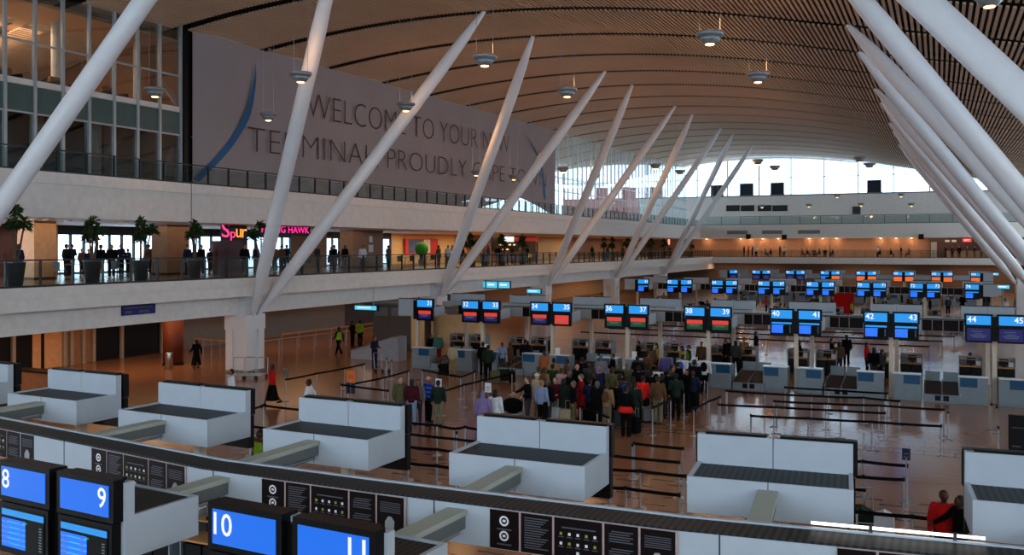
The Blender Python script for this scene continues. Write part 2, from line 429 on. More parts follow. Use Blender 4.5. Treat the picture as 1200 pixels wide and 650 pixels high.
for k in range(-9, 6):
    x = -16.2 + 5.0 * k + 10
    if XB < x < XR: q.box(x - 0.09, x + 0.09, YFE + 0.1, YFE + 0.3, 14.8, roofz(x, YFE) + 0.5)
q.box(XB, XR, YFE + 0.13, YFE + 0.27, 17.55, 17.65); q.box(XB, XR, YFE - 0.05, YFE + 0.35, 14.7, 14.9)
fixn(q.build('window_frame', GREYW, wf))
# the curtain wall of the upper walkway
w1 = struct('window_8', MB().box(XG - 0.02, XG, 14.0, YFE, 9.8, 20.6), GWALL)
q = MB(); y = 15.5 + 0.05
k = 0
while y < YFE:
    big = (y < 38.5) or (k % 4 == 0)
    r_ = 0.07 if y < 38.5 else (0.07 if k % 4 == 0 else 0.03)
    q.box(XG - 0.02, XG + (0.14 if y < 38.5 else 0.06), y - r_, y + r_, 9.8, roofz(XG, y) + 0.4); y += 1.5; k += 1
for z in (12.75, 16.0): q.box(XG - 0.02, XG + 0.1, 14, YFE if z < 13 else 38, z - 0.04, z + 0.04)
q.box(XG - 0.02, XG + 0.08, 92, YFE, 14.2, 14.28)
fixn(q.build('window_frame', mat('mullion_grey', (165, 172, 176), 0.35, 0.3), w1))
# rooms seen through the curtain wall at its near end
struct('floor_lounge', MB().box(-49, XG - 0.25, 8, 38.0, 13.7, 14.1), WHITE)
struct('trim_2', MB().box(XG + 0.005, XG + 0.04, 14, 38.0, 12.75, 14.0), mat('green_spandrel', (70, 92, 90), 0.4))
struct('trim_3', MB().box(XG + 0.005, XG + 0.06, 14, 38.0, 14.02, 14.3).box(XG - 0.3, XG - 0.02, 8, 38.0, 13.9, 14.1), WHITE)
struct('wall_lounge', MB().box(-49.3, -49, 8, 38.2, 14.1, 19.5), BRONZE)
struct('wall_lounge_end', MB().box(-49, XG - 0.3, 38.2, 38.5, 9.8, 19.6), BRONZE)
struct('ceiling_lounge', MB().box(-49, XG - 0.3, 8, 38.2, 17.95, 18.1), mat('tan_ceiling', (170, 130, 100), 0.6))
struct('wall_office', MB().box(-44.3, -44, 8, WX(184, -44), 9.8, 13.7).box(-44.3, -44, WX(194, -44), 44.5, 9.8, 13.7), mat('dark_office', (48, 50, 52), 0.3))
q = MB()
for y in (17.5, 22.0, 27.0, 31.5, 35.0): q.box(-41.2, -40.8, y - 0.25, y + 0.25, 9.8, 13.7)
struct('trim_4', q, mat('pale_mullion', (150, 140, 125), 0.4))
for y in (25.3, 32.2, 37.4):
    tag(MB().tube((-40.5, y, 14.1), (-40.5, y, 17.95), 0.22, 0.22, 16).build('round_column', WHITE, smooth=True), 'white round column inside the lounge at the %s of its glass wall' % {25.3: 'near part', 32.2: 'middle', 37.4: 'far corner'}[y], 'column')
for i, px in enumerate((73, 123, 169)):
    yy = WX(px, -41.5); t = thing('recessed_downlight', 'small glowing downlight in the lounge ceiling, %s of three' % ['leftmost', 'middle', 'rightmost'][i], 'ceiling light', (-41.5, yy, 17.95))
    MB().tube((0, 0, -0.02), (0, 0, 0.01), 0.12, 0.12, 14).build('lens', WARMS, t); MB().lathe([(0.13, -0.03), (0.17, -0.03), (0.17, 0.0), (0.13, 0.0)], 16).build('trim_ring', STEEL, t)
# low seats and tables in the lounge
for i in range(6):
    t = thing('lounge_armchair', 'dark lounge armchair behind the upper glass wall, number %s from the left' % ['one', 'two', 'three', 'four', 'five', 'six'][i], 'armchair', (-39.6, 19.5 + i * 3.1, 14.1))
    MB().box(-0.4, 0.4, -0.45, 0.45, 0.12, 0.45).build('seat', DARKW, t); MB().box(-0.45, -0.25, -0.5, 0.5, 0.12, 0.95).build('backrest', BRONZE, t)
    MB().box(-0.4, 0.4, -0.6, -0.45, 0.1, 0.65).box(-0.4, 0.4, 0.45, 0.6, 0.1, 0.65).build('armrests', DARKW, t)
# outside buildings seen through the walkway glass
for i, (px0, px1) in enumerate(((703, 716), (735, 755), (765, 780))):
    X = -62.0; ya, yb = WX(px0, X), WX(px1, X)
    o = MB().box(X - 8, X, ya, yb, 0, ZX(px0, 219, X)).build('brick_building', mat('red_brown_brick', (105, 62, 55), 0.7, var=0.2), None)
    tag(o, 'brown block outside the walkway glass, %s of three' % ['nearest', 'middle', 'farthest'][i], 'building')

# ------------------------------------------------------------------ railings
def railing(name, label, axis, c, a, b_, z, h=1.1, step=1.5):
    """axis y: runs along y at x=c ; axis x: runs along x at y=c"""
    t = thing(name, label, 'railing', (c, a, z) if axis == 'y' else (a, c, z)); L = b_ - a
    def B(m, u0, u1, v0, v1, z0, z1): return m.box(v0, v1, u0, u1, z0, z1) if axis == 'y' else m.box(u0, u1, v0, v1, z0, z1)
    g = MB(); B(g, 0, L, -0.008, 0.008, 0.08, h - 0.12); g.build('glass_panel', GRAIL, t)
    g = MB(); B(g, 0, L, -0.035, 0.035, h - 0.06, h); B(g, 0, L, -0.03, 0.03, 0.0, 0.08); g.build('handrail', DRAIL, t)
    n = int(L / step); ps = MB(); ps_near = []
    for i in range(n + 1):
        u = i * step; q = MB(); B(q, u - 0.03, u + 0.03, -0.05, 0.05, 0.0, h)
        if i < 90: q.build('railing_post', DRAIL, t)
        else: ps.v  # kept short
    return t
railing('gallery_railing', 'dark glass-panelled railing along the shop gallery on the left', 'y', XL2 - 0.12, 16.0, YF, 5.0)
railing('walkway_railing', 'dark glass-panelled railing of the upper walkway under the big banner', 'y', XL3 + 0.02, 14.0, 145.0, 9.8, 1.0, 1.5)
railing('far_gallery_railing', 'glass railing of the gallery on the far end wall', 'x', YF + 0.12, XL2, XR - 0.1, 5.0)
railing('far_walkway_railing', 'glass railing of the upper walkway across the far end wall', 'x', 145.45, XL3 + 0.3, XR - 0.1, 10.05, 1.3, 3.0)

# ------------------------------------------------------------------ banner
t = thing('welcome_banner', 'huge grey welcome banner with blue arcs hanging over the upper walkway', 'banner', (-37.6, 38.6, 0))
q = MB(); n_ = 60; L = 53.3
fr = []
for i in range(n_ + 1):
    u = L * i / n_; y = 38.6 + u
    bow = -0.35 * math.sin(PI * min(1, max(0, u / 2.2))) if u < 2.2 else 0
    fr.append((0.10 * math.sin(u * 0.8), u, 9.84 + 1.6 * math.exp(-((u - 43.5) / 6.5) ** 2), roofz(-37.6, y) - 0.02))
vs = []; fs = []
for x_, u, z0, z1 in fr:
    for dx in (0.015, -0.015):
        for k in range(5): vs.append((x_ + dx, u, z0 + (z1 - z0) * k / 4))
for i in range(n_):
    for k in range(4):
        a = i * 10 + k; fs.append((a, a + 10, a + 11, a + 1)); fs.append((a + 5, a + 6, a + 16, a + 15))
q.add(vs, fs)
BANM = mat('grey_banner_cloth', (150, 143, 148), 0.75, var=0.04, nscale=0.3); BANT = mat('banner_lettering', (72, 62, 66), 0.7, var=0); BANB = mat('banner_blue', (22, 92, 142), 0.6, var=0)
q.build('banner_cloth', BANM, t, smooth=False)
rot = (PI / 2, 0, PI / 2)
def bantext(s, px0, py0t, py0b, px1, py1t, py1b, nm):
    X = -37.47; ya, yb = WX(px0, X), WX(px1, X)
    z0, z1 = ZX(px0, py0b, X), ZX(px1, py1b, X); h = ((ZX(px0, py0t, X) - z0) + (ZX(px1, py1t, X) - z1)) / 2
    o = text_mesh(nm, s, BANT, t, (0.13, ya - 38.6, z0), (0, 0, 0), yb - ya, h, thin=-0.022)
    sl_ = (z1 - z0) / (yb - ya)
    for v in o.data.vertices: v.co = Vector((0.0, v.co.x, v.co.y + v.co.x * sl_))
bantext('WELCOME TO YOUR NEW', 360, 109, 137, 597, 159, 180, 'lettering')
bantext('TERMINAL, PROUDLY CAPE TOWN', 291, 147, 182, 640, 203, 222, 'lettering')
def arc(pts, wmax, nm):
    X = -37.45; P = []
    pl = [(WX(px, X) - 38.6, ZX(px, py, X)) for px, py in pts]
    # catmull-ish resample
    res = []
    for i in range(len(pl) - 1):
        p0 = pl[max(0, i - 1)]; p1 = pl[i]; p2 = pl[i + 1]; p3 = pl[min(len(pl) - 1, i + 2)]
        for k in range(8):
            s_ = k / 8
            res.append(tuple(0.5 * (2 * p1[j] + (p2[j] - p0[j]) * s_ + (2 * p0[j] - 5 * p1[j] + 4 * p2[j] - p3[j]) * s_ ** 2 + (-p0[j] + 3 * p1[j] - 3 * p2[j] + p3[j]) * s_ ** 3) for j in (0, 1)))
    res.append(pl[-1]); q = MB(); vs = []; N = len(res)
    for i, (u, z) in enumerate(res):
        f = i / (N - 1); w = wmax * min(1, (f + 0.03) * 2.2)
        vs += [(0.15, u, z), (0.15, u + w, z - w * 0.35)]
    q.add(vs, [(2 * i, 2 * i + 1, 2 * i + 3, 2 * i + 2) for i in range(N - 1)])
    o = q.build(nm, BANB, t); o['label'] = 'blue crescent arc'
arc([(299, 75), (297, 95), (288, 130), (270, 162), (250, 186), (226, 209)], 0.45, 'blue_arc')
arc([(601, 140), (614, 155), (625, 172), (634, 198), (637, 232)], 0.6, 'blue_arc')

# ------------------------------------------------------------------ columns and raking struts
ORD = ['first', 'second', 'third', 'fourth', 'fifth', 'sixth']
def column(x, y, label):
    t = thing('strut_column', label, 'column', (x, y, 0))
    MB().prism([(-0.7, -0.7), (-0.25, -0.7), (-0.25, -0.55), (0.2, -0.55), (0.2, -0.7), (0.7, -0.7), (0.7, -0.2), (0.55, -0.2), (0.55, 0.25), (0.7, 0.25), (0.7, 0.7), (-0.7, 0.7)], 0, 3.0, 'z').build('shaft', STRUT, t)
    MB().box(-0.74, 0.74, -0.74, 0.74, 2.25, 3.04).box(-0.62, 0.5, -0.6, 0.6, 3.04, 4.0).build('capital', STRUT, t)
    MB().box(-0.73, 0.73, -0.73, 0.73, 0, 0.12).build('plinth', GREYW, t)
    return t
def strut(p0, p1, label, r=0.33):
    p0 = Vector(p0); p1 = Vector(p1); d = p1 - p0; L = d.length
    t = thing('raking_strut', label, 'strut', p0)
    q = MB(); r = r * 1.04; prof = [(0.0, 0.17), (0.03, 0.2), (0.12, r * 0.92), (0.22, r), (0.80, r), (0.90, r * 0.82), (0.985, 0.14), (1.0, 0.10)]
    for (a, ra), (b_, rb_) in zip(prof, prof[1:]): q.tube(d * a, d * b_, ra, rb_, 28, caps=False)
    q.build('tube', STRUT, t, smooth=True)
    MB().tube(d * 0.995, d * 1.012, 0.09, 0.09, 10).box(d.x - 0.2, d.x + 0.2, d.y - 0.2, d.y + 0.2, d.z - 0.02, d.z + 0.12).build('roof_bracket', DGREY, t)
    MB().tube(-d.normalized() * 0.35, d * 0.012, 0.1, 0.17, 14).build('foot_joint', STRUT, t)
for i, y in enumerate((19.6, 38, 58, 78, 98, 118)):
    if i: column(-33.35, y, 'white fluted column carrying two struts beside the left gallery, %s from the left' % ORD[i - 1])
    for s_, nm in ((-1, 'nearer'), (1, 'farther')):
        if i == 0 and s_ < 0: continue
        yt = (y if i else 18) + s_ * 20 / 3; xt = -22.5
        lab = 'long white strut, %s of the pair rising from the %s white column on the left' % (nm, ORD[i - 1]) if i else 'white tubular strut cutting across the top left corner of the view'
        strut((-32.5, y + s_ * 0.28, 3.25), (xt, yt, roofz(xt, yt) + 0.08), lab)
for i, y in enumerate((18, 38, 58, 78, 98)):
    t = column(7.3, y, 'white column carrying the right-hand struts, %s from the camera' % ORD[i])
    for s_, nm in ((-1, 'nearer'), (1, 'farther')):
        yt = y + s_ * 20 / 3; xt = -3.8
        if i == 0 and s_ < 0: continue
        strut((6.5, y + s_ * 0.28, 3.25), (xt, yt, roofz(xt, yt) + 0.08), 'white tubular strut on the right, %s of those from the %s column from the camera' % (nm, ORD[i]), 0.34)

# ------------------------------------------------------------------ pendant lamps
def pendant(loc, label, D=0.4, power=22.0, cable=True):
    x, y, z = loc; t = thing('pendant_lamp', label, 'pendant lamp', loc)
    MB().lathe([(0.34, 0.16), (0.46, 0.14), (0.5, 0.08), (0.46, 0.02), (0.40, -0.04), (0.2, -0.05)], 24).build('upper_dish', LAMPG, t, smooth=True)
    MB().lathe([(0.37, -0.02), (0.33, -0.14), (0.24, -0.24), (0.17, -0.27)], 24).build('lower_bowl', LAMPG, t, smooth=True)
    MB().lathe([(0.16, -0.262), (0.15, -0.29), (0.08, -0.31)], 18).build('lens', WARM, t, smooth=True)
    if cable:
        h = roofz(x, y) - z + 0.3
        MB().tube((-0.36, 0, 0.1), (-0.36, 0, h), 0.012, 0.012, 5).build('cable', STEEL, t)
        MB().tube((0.36, 0, 0.1), (0.36, 0, h), 0.012, 0.012, 5).build('cable', STEEL, t)
    return t
WARMC = (1.0, 0.5, 0.22)
def warm_lights(loc, up, down):
    x, y, z = loc
    if up: point('added_uplight', (x, y, z + 0.45), up, WARMC, 0.3)  # point light added above the given spot to warm the roof
    if down: 
        l = bpy.data.lights.new('warm_spot', 'SPOT'); l.energy = down; l.color = (1.0, 0.62, 0.35); l.spot_size = math.radians(110); l.spot_blend = 0.6; l.shadow_soft_size = 0.15
        o = bpy.data.objects.new('warm_spot', l); COL.objects.link(o); o.location = (x, y, z - 0.36)
UP, DOWN = 160.0, 330.0
LP = [(-33.3, 31.8, 'left of the near row by the lounge glass'), (-24.7, 31.6, 'in front of a strut at the banner lettering'), (-16.0, 31.8, 'high beside the tip of a strut'),
      (-7.2, 31.7, 'nearest in the upper middle right'), (1.35, 30.2, 'in the top right corner beyond the big struts'),
      (-33.8, 40.4, 'low before the banner next to the blue arc'), (-25.0, 40.6, 'on the long strut over the lettering'), (-15.8, 40.0, 'between the third pair of struts under the ribs'), (-7.0, 39.9, 'right of the middle under the ribs')]
for x, y, lab in LP:
    pendant((x, y, 13.9), 'round grey pendant lamp with warm lens, ' + lab); warm_lights((x, y, 13.9), 0 if x < -30 or x > 0 else UP * 0.35, DOWN * 0.6)
FL = [(558, 202, 13.0), (602, 207, 13.0), (660, 198, 13.0), (697, 206, 12.8), (768, 194, 13.6), (797, 201, 13.4), (908, 196, 13.5), (1008, 186, 13.6), (1019, 193, 13.6), (1144, 184, 13.6), (888, 189, 13.6)]
FN = ['left of two glowing before the lettering', 'right of two glowing before the lettering', 'near the edge of the banner', 'beside the lit strut', 'left of two by the far glass', 'right of two by the far glass',
      'against the far window', 'upper of two right of the far window', 'lower of two right of the far window', 'glowing between the big right struts', 'on the last strut before the far window']
for (px, py, z), n_ in zip(FL, FN):
    s_ = (EYE - z) / (py - HOR); r_ = ray(px); pendant((r_[0] * s_, r_[1] * s_, z), 'distant small pendant lamp, ' + n_)
for y in (52, 64, 76, 90):
    for x in (-28, -15): warm_lights((x, y, 13.5), UP * 1.5, DOWN * 0.6)  # added warm lights without fixtures, for the orange glow on the roof
DL = [(948, 240), (1009, 239), (1068, 239), (981, 229), (1056, 228), (893, 241), (838, 233)]
for i, (px, py) in enumerate(DL):
    y = 136.0; r_ = ray(px); x = r_[0] * y / r_[1]
    pendant((x, y, ZY(px, py, y)), 'tiny far pendant lamp before the end wall, %s' % ['under the middle of the window', 'right of the middle', 'rightmost of the lower row', 'just above the window sill', 'right above the sill', 'left by the dark grilles', 'leftmost beside the last struts'][i])
# ------------------------------------------------------------------ check-in islands
def words(n):
    if n is None: return ''
    if int(n) > 90: return ['first', 'second', 'third', 'fourth', 'fifth', 'sixth', 'seventh', 'eighth', 'ninth', 'tenth', 'eleventh', 'twelfth', 'thirteenth', 'fourteenth'][int(n) - 91]
    n = int(n); a = 'zero one two three four five six seven eight nine ten eleven'.split(); b = {3: 'thirty', 4: 'forty', 6: 'sixty', 7: 'seventy', 9: 'ninety'}
    if n < 12: return a[n]
    if n >= 100: return 'a hundred and ' + a[n - 100] if n > 100 else 'a hundred'
    return b[n // 10] + ('-' + a[n % 10] if n % 10 else '')
def number(name, s, parent, x, y, z, h, align, wide=None):
    return text_mesh(name, s, SCRT, parent, (x, y, z), (PI / 2, 0, 0), wide, h, align=align, thin=0.01)
def display(loc, rz, num, side, kind, label, detail=1, group=None):
    """two-level display box: lit number sign above, information screen below; faces -Y"""
    t = thing('counter_display', label, 'display', loc, rz, group)
    w = 1.08
    MB().box(0, w, 0, 0.16, 0.62, 1.14).box(0.03, w - 0.03, 0.0, 0.13, -0.06, 0.6).box(0.1, w - 0.1, 0.05, 0.15, 0.55, 0.65).build('housing', BLACK, t)
    if kind == 'back': return t
    MB().box(0.08, w - 0.08, -0.012, 0.004, 0.69, 1.07).build('number_sign', SIGNN if detail > 1 else SIGNB, t)
    if num:
        pn = t
        hh = 0.25
        if side == 'L': number('digits', num, pn, 0.11, -0.02, 0.795, hh, 'LEFT')
        else: number('digits', num, pn, w - 0.11, -0.02, 0.795, hh, 'RIGHT')
    sc = t
    x0, x1, z0, z1 = 0.1, w - 0.1, 0.02, 0.54
    if kind == 'table':
        MB().box(x0, x1, -0.012, 0.002, z0, z1).build('screen', SCRK, t)
        MB().box(x0, x1, -0.016, -0.011, z1 - 0.10, z1 - 0.02).build('screen_header', SIGNB, t)
        MB().box(x0, x0 + 0.5, -0.016, -0.011, z0 + 0.01, z1 - 0.14).build('screen_list', SCRB, t)
        if detail:
            q = MB()
            for i in range(9):
                zz = z1 - 0.18 - i * 0.036
                q.box(x0 + 0.02, x0 + 0.12 + 0.05 * ((i * 7) % 3) / 2, -0.019, -0.016, zz, zz + 0.012); q.box(x0 + 0.38, x0 + 0.44, -0.019, -0.016, zz, zz + 0.012)
                q.box(x1 - 0.09, x1 - 0.04, -0.019, -0.013, zz - 0.01, zz + 0.004)
            q.build('screen_text', SCRTD, t)
            MB().box(x0 + 0.48, x0 + 0.54, -0.019, -0.013, z1 - 0.165, z1 - 0.15).build('green_mark', mat('green_mark', (40, 190, 70), 0.4, emit=0.8), t)
    elif kind in ('redblue', 'red', 'redgreen'):
        MB().box(x0, x1, -0.012, 0.002, z0, z1).build('screen', SCRK, t)
        MB().box(x0 + 0.06, x1 - 0.06, -0.016, -0.011, (z0 + 0.02) if kind == 'red' else 0.3, z1 - 0.05).build('red_notice', SCRR, t)
        if kind != 'red': MB().box(x0 + 0.06, x1 - 0.06, -0.016, -0.011, z0 + 0.03, 0.29).build('lower_notice', SCRG if kind == 'redgreen' else SIGND, t)
        q = MB()
        for i in range(2): q.box(x0 + 0.16 + 0.05 * i, x1 - 0.2 - 0.06 * i, -0.019, -0.016, 0.235 - 0.05 * i, 0.26 - 0.05 * i)
        q.build('screen_text', SCRTD, t)
    elif kind == 'navy':
        MB().box(x0, x1, -0.012, 0.002, z0, z1).build('screen', SIGND, t)
        q = MB()
        for i, (a, b_) in enumerate(((0.18, 0.6), (0.28, 0.58), (0.14, 0.74), (0.2, 0.68))):
            q.box(x0 + a, x0 + b_, -0.016, -0.012, 0.40 - 0.07 * i - (0.03 if i else 0), 0.42 - 0.07 * i - (0.03 if i else 0))
        q.build('screen_text', SCRTD, t)
    elif kind == 'orange':
        MB().box(x0, x1, -0.012, 0.002, z0, z1).build('screen', SCRO, t)
    elif kind == 'photo':
        MB().box(x0, x1, -0.012, 0.002, z0, z1).build('screen', mat('screen_deep_blue', (20, 30, 200), 0.3, emit=0.9), t)
        MB().prism([(0.22, 0.2), (0.36, 0.24), (0.44, 0.4), (0.3, 0.5), (0.2, 0.42)], -0.016, -0.012, 'y').build('screen_picture', mat('screen_pink', (200, 90, 130), 0.3, emit=0.8), t)
    return t
def canopy(loc, rz, label, w=2.3, side=1, single=False, post=True, bo=0.0):
    """bulkhead unit over a pair of desks: a trough box, a taller back wall with the displays beyond. Local +y = outward."""
    t = thing('bulkhead_unit', label, 'bulkhead', loc, rz)
    x0, x1 = (-w / 2, w / 2)
    q = MB(); q.box(x0, x1, 0.0, 0.03, 2.78, 3.3)
    q.box(x0, x0 + 0.06, 0.03, 1.0, 2.78, 3.3).box(x1 - 0.06, x1, 0.03, 1.0, 2.78, 3.3); q.build('trough_box', PANEL, t)
    q = MB(); q.box(x0 + 0.03, x1 - 0.03, 0.03, 1.0, 3.2, 3.27); q.build('grille_top', GRILLE, t)
    MB().box(x0, -0.006, 1.0, 1.14, 2.78, 3.72).box(0.006, x1, 1.0, 1.14, 2.78, 3.72).build('back_wall', PANEL, t)
    MB().box(-0.16, 0.16, 1.14, 1.2, 2.62, 3.66).build('mounting_panel', BLACK, t)
    MB().box(x0 + 0.12, -0.1, 1.02, 1.16, 3.72, 3.76).box(0.1, x1, 1.02, 1.16, 3.72, 3.76).build('cap', BLACK, t)
    MB().box(-0.006, 0.006, -0.003, 0.0, 2.8, 3.3).box(-0.006, 0.006, 1.02, 1.1, 2.8, 3.7).build('joint', GAP, t)
    MB().box(bo - 0.14, bo + 0.14, -1.78, 0.0, 3.13, 3.2).build('support_beam', PANELS, t)
    MB().box(bo - 0.11, bo + 0.11, -1.78, -0.01, 2.95, 3.13).build('beam_side', mat('beam_grey', (92, 98, 98), 0.45), t)
    MB().tube((bo, -1.7, 2.88), (bo, 0.0, 2.88), 0.03, 0.03, 8).build('conduit', STEEL, t)
    MB().box(-0.09, 0.09, 0.9, 1.08, 0.0, 2.78).build('post', POST, t)
    return t
def notice(loc, rz, label, detail=True):
    """run of black notice boards fixed on the spine, faces -Y; origin at its left edge"""
    t = thing('notice_board', label, 'notice board', loc, rz)
    ws = [0.40, 0.42, 0.62, 0.42, 0.42]; x = 0
    MB().box(-0.01, sum(ws) + 0.03 * 5, 0.0, 0.012, -0.01, 0.50).build('frame', PRIM, t)
    for i, w in enumerate(ws):
        p = MB().box(x, x + w, -0.008, 0.002, 0.0, 0.49).build('panel', POSTER, t)
        if detail:
            q = MB()
            if i == 0:
                r = MB()
                for cz in (0.36, 0.17):
                    n = 20
                    vs = [];
                    for k in range(n):
                        a = 2 * PI * k / n; vs += [(x + w / 2 + 0.065 * math.cos(a), -0.012, cz + 0.065 * math.sin(a)), (x + w / 2 + 0.042 * math.cos(a), -0.012, cz + 0.042 * math.sin(a))]
                    r.add(vs, [(2 * k, 2 * ((k + 1) % n), 2 * ((k + 1) % n) + 1, 2 * k + 1) for k in range(n)])
                    r.box(x + w / 2 - 0.02, x + w / 2 + 0.02, -0.012, -0.009, cz - 0.015, cz + 0.015)
                    q.box(x + 0.1, x + w - 0.1, -0.011, -0.008, cz - 0.115, cz - 0.1)
                r.build('round_symbols', TXTW, p)
            elif i == 1:
                for k in range(13): q.box(x + 0.05, x + w - (0.05 + 0.1 * ((k * 5) % 4) / 3), -0.011, -0.008, 0.43 - k * 0.031, 0.443 - k * 0.031)
            elif i == 2:
                q.box(x + 0.1, x + w - 0.08, -0.011, -0.008, 0.37, 0.385); y_ = MB(); w_ = MB()
                for r_ in range(2):
                    for c in range(5):
                        cx, cz = x + 0.09 + c * 0.11, 0.3 - r_ * 0.12
                        (w_ if (c * 2 + r_) % 3 else y_).box(cx - 0.016, cx + 0.016, -0.012, -0.008, cz - 0.016, cz + 0.018)
                        q.box(cx - 0.035, cx + 0.035, -0.011, -0.008, cz - 0.045, cz - 0.035)
                w_.box(x + w / 2 - 0.018, x + w / 2 + 0.018, -0.012, -0.008, 0.06, 0.095)
                q.box(x + 0.16, x + w - 0.14, -0.011, -0.008, 0.03, 0.045)
                w_.build('white_symbols', TXTW, p); y_.build('yellow_symbols', TXTY, p)
            elif i == 3:
                for k in range(5):
                    for z_ in (0.40, 0.19): q.box(x + 0.06 + 0.03 * (k == 0), x + w - 0.06 - 0.04 * (k % 2), -0.011, -0.008, z_ - k * 0.03, z_ + 0.012 - k * 0.03)
            else:
                for k in range(6): q.box(x + 0.05, x + w - 0.05, -0.011, -0.008, 0.40 - k * 0.025, 0.409 - k * 0.025)
                MB().prism([(x + 0.13, 0.06), (x + 0.27, 0.06), (x + 0.28, 0.16), (x + 0.23, 0.22), (x + 0.18, 0.22), (x + 0.13, 0.15)], -0.012, -0.008, 'y').build('bag_picture', mat('bag_grey', (150, 152, 156), 0.5), p)
            q.build('printed_text', TXT, p)
        x += w + 0.03
    return t
def spine(pts, label, joints=()):
    """continuous bulkhead along the island: pts are its far top edge"""
    t = thing('island_spine', label, 'bulkhead', (0, 0, 0))
    b = MB(); g = MB(); e = MB()
    for (xa, ya), (xb, yb) in zip(pts, pts[1:]):
        def S(m, da, db, za, zb):
            m.add([(xa, ya - db, za), (xb, yb - db, za), (xb, yb - da, za), (xa, ya - da, za), (xa, ya - db, zb), (xb, yb - db, zb), (xb, yb - da, zb), (xa, ya - da, zb)],
                  [(0, 3, 2, 1), (4, 5, 6, 7), (0, 1, 5, 4), (1, 2, 6, 5), (2, 3, 7, 6), (3, 0, 4, 7)])
        for jx in joints:
            if xa <= jx < xb: jy = ya + (yb - ya) * (jx - xa) / (xb - xa) - 0.525; MB().box(jx - 0.008, jx + 0.008, jy, jy + 0.02, 2.76, 3.3).build('joint', GAP, t)
        S(b, 0.0, 0.52, 2.75, 3.26); S(g, 0.06, 0.515, 3.26, 3.29); S(e, 0.0, 0.06, 3.26, 3.31)
    b.build('body', PANEL, t); g.build('grille_top', GRILLE, t); e.build('edge_strip', PANEL, t)
    return t

# ---- the near island (gently curved)
SP = [(-22.0, 12.6), (-16.5, 11.9), (-12.87, 11.4), (-10.04, 11.0), (-7.06, 10.98), (-2.87, 11.08), (0.85, 11.5), (5.0, 12.0)]
def spy(x):
    for (xa, ya), (xb, yb) in zip(SP, SP[1:]):
        if xa <= x <= xb: return ya + (yb - ya) * (x - xa) / (xb - xa), math.atan2(yb - ya, xb - xa)
spine(SP, 'long pale bulkhead running across the foreground with a dark grille along its top', (-13.6, -9.8, -6.02, -2.3))
NU = [((-20.6 - 1.15, 15.2), (-20.6 + 0.0, 15.1)), ((-19.0, 15.0), (-16.67, 14.9)), ((-15.04, 14.56), (-12.55, 14.42)), ((-11.1, 14.25), (-8.79, 14.2)), ((-7.13, 13.98), (-4.82, 14.0)), ((-3.38, 14.1), (-1.14, 14.3)), ((0.33, 14.45), (2.63, 14.6))]
NL = ['cut by the left edge of the picture', 'leftmost of those whole in the picture', 'second from the left below the white column', 'third from the left before the passengers', 'in the middle of the foreground', 'right of the middle before the queue barriers', 'cut by the right edge of the picture']
unit_beams = []
for i, (((xa, ya), (xb, yb)), lab) in enumerate(zip(NU, NL)):
    if i == 0: xa, xb = -22.9, -20.6; ya, yb = 15.3, 15.15
    cx, cy = (xa + xb) / 2, (ya + yb) / 2; rz = math.atan2(yb - ya, xb - xa)
    o = Vector((cx, cy, 0)) - Matrix.Rotation(rz, 3, 'Z') @ Vector((0, 1.1, 0))
    t = canopy(o, rz, 'pale bulkhead unit behind the foreground spine, ' + lab, w=math.hypot(xb - xa, yb - ya))
    # the two black displays on its far side face away
    for k, dx in enumerate((0.07, -1.19)):
        p = o + Matrix.Rotation(rz, 3, 'Z') @ Vector((1.1 + dx + (0.02 if k == 0 else 0), 1.33, 2.58))
        display(p, rz + PI, None, 'L', 'back', 'back of the %s black display, unit %s' % (['right-hand', 'left-hand'][k], lab))
def near_unit(xa, ya, xb, yb, na, nb, ka, kb, lab):
    cx, cy = (xa + xb) / 2, (ya + yb) / 2; rz = math.atan2(yb - ya, xb - xa)
    R = Matrix.Rotation(rz, 3, 'Z'); o = Vector((cx, cy, 0))
    canopy(o + R @ Vector((0, 1.28, 0)), rz + PI, 'pale bulkhead unit carrying the displays ' + lab, w=2.34, bo=-0.37)
    display(o + R @ Vector((-1.17, 0, 2.63)), rz, na, 'L', ka, 'large black display showing %s at the bottom of the picture' % words(na), 2)
    display(o + R @ Vector((0.06, 0, 2.63)), rz, nb, 'R', kb, 'large black display showing %s at the bottom of the picture' % words(nb), 2)
near_unit(-11.34, 8.14, -8.99, 7.97, '8', '9', 'table', 'table', 'eight and nine')
near_unit(-7.38, 7.80, -5.03, 7.66, '10', '11', 'photo', 'table', 'ten and eleven')
for px, lab in ((-37, 'far left'), (109, 'left of the middle behind display nine'), (308, 'middle left'), (574, 'middle right below the central unit'), (925, 'right under the white tube light')):
    x = {-37: -16.9, 109: -12.78, 308: -8.86, 574: -5.2, 925: -1.02}[px]
    y, a = spy(x)
    t = notice((x, y - 0.535, 2.76), a, 'row of black notices on the foreground bulkhead, ' + lab)
# white tube light on the spine
a = Vector(W(950, 613, 3.36) + (3.36,)); b_ = Vector(W(1155, 634, 3.36) + (3.36,)); a.y = spy(a.x)[0] - 0.02; b_.y = spy(b_.x)[0] - 0.02
t = thing('tube_light', 'long glowing white tube light standing on the foreground bulkhead at the right', 'tube light', a)
d = b_ - a
MB().tube((0, 0, 0), d * 0.35, 0.017, 0.017, 10).tube(d * 0.36, d * 0.83, 0.017, 0.017, 10).tube(d * 0.84, d, 0.017, 0.017, 10).build('tube', TUBEW, t, smooth=True)
for f in (0.355, 0.835):
    MB().box(d.x * f - 0.02, d.x * f + 0.02, d.y * f - 0.02, d.y * f + 0.02, -0.07, 0.03).build('bracket', DGREY, t)
point('tube_glow', a + d * 0.5 + Vector((0, 0, 0.15)), 1, (1, 0.95, 0.85), 0.4)

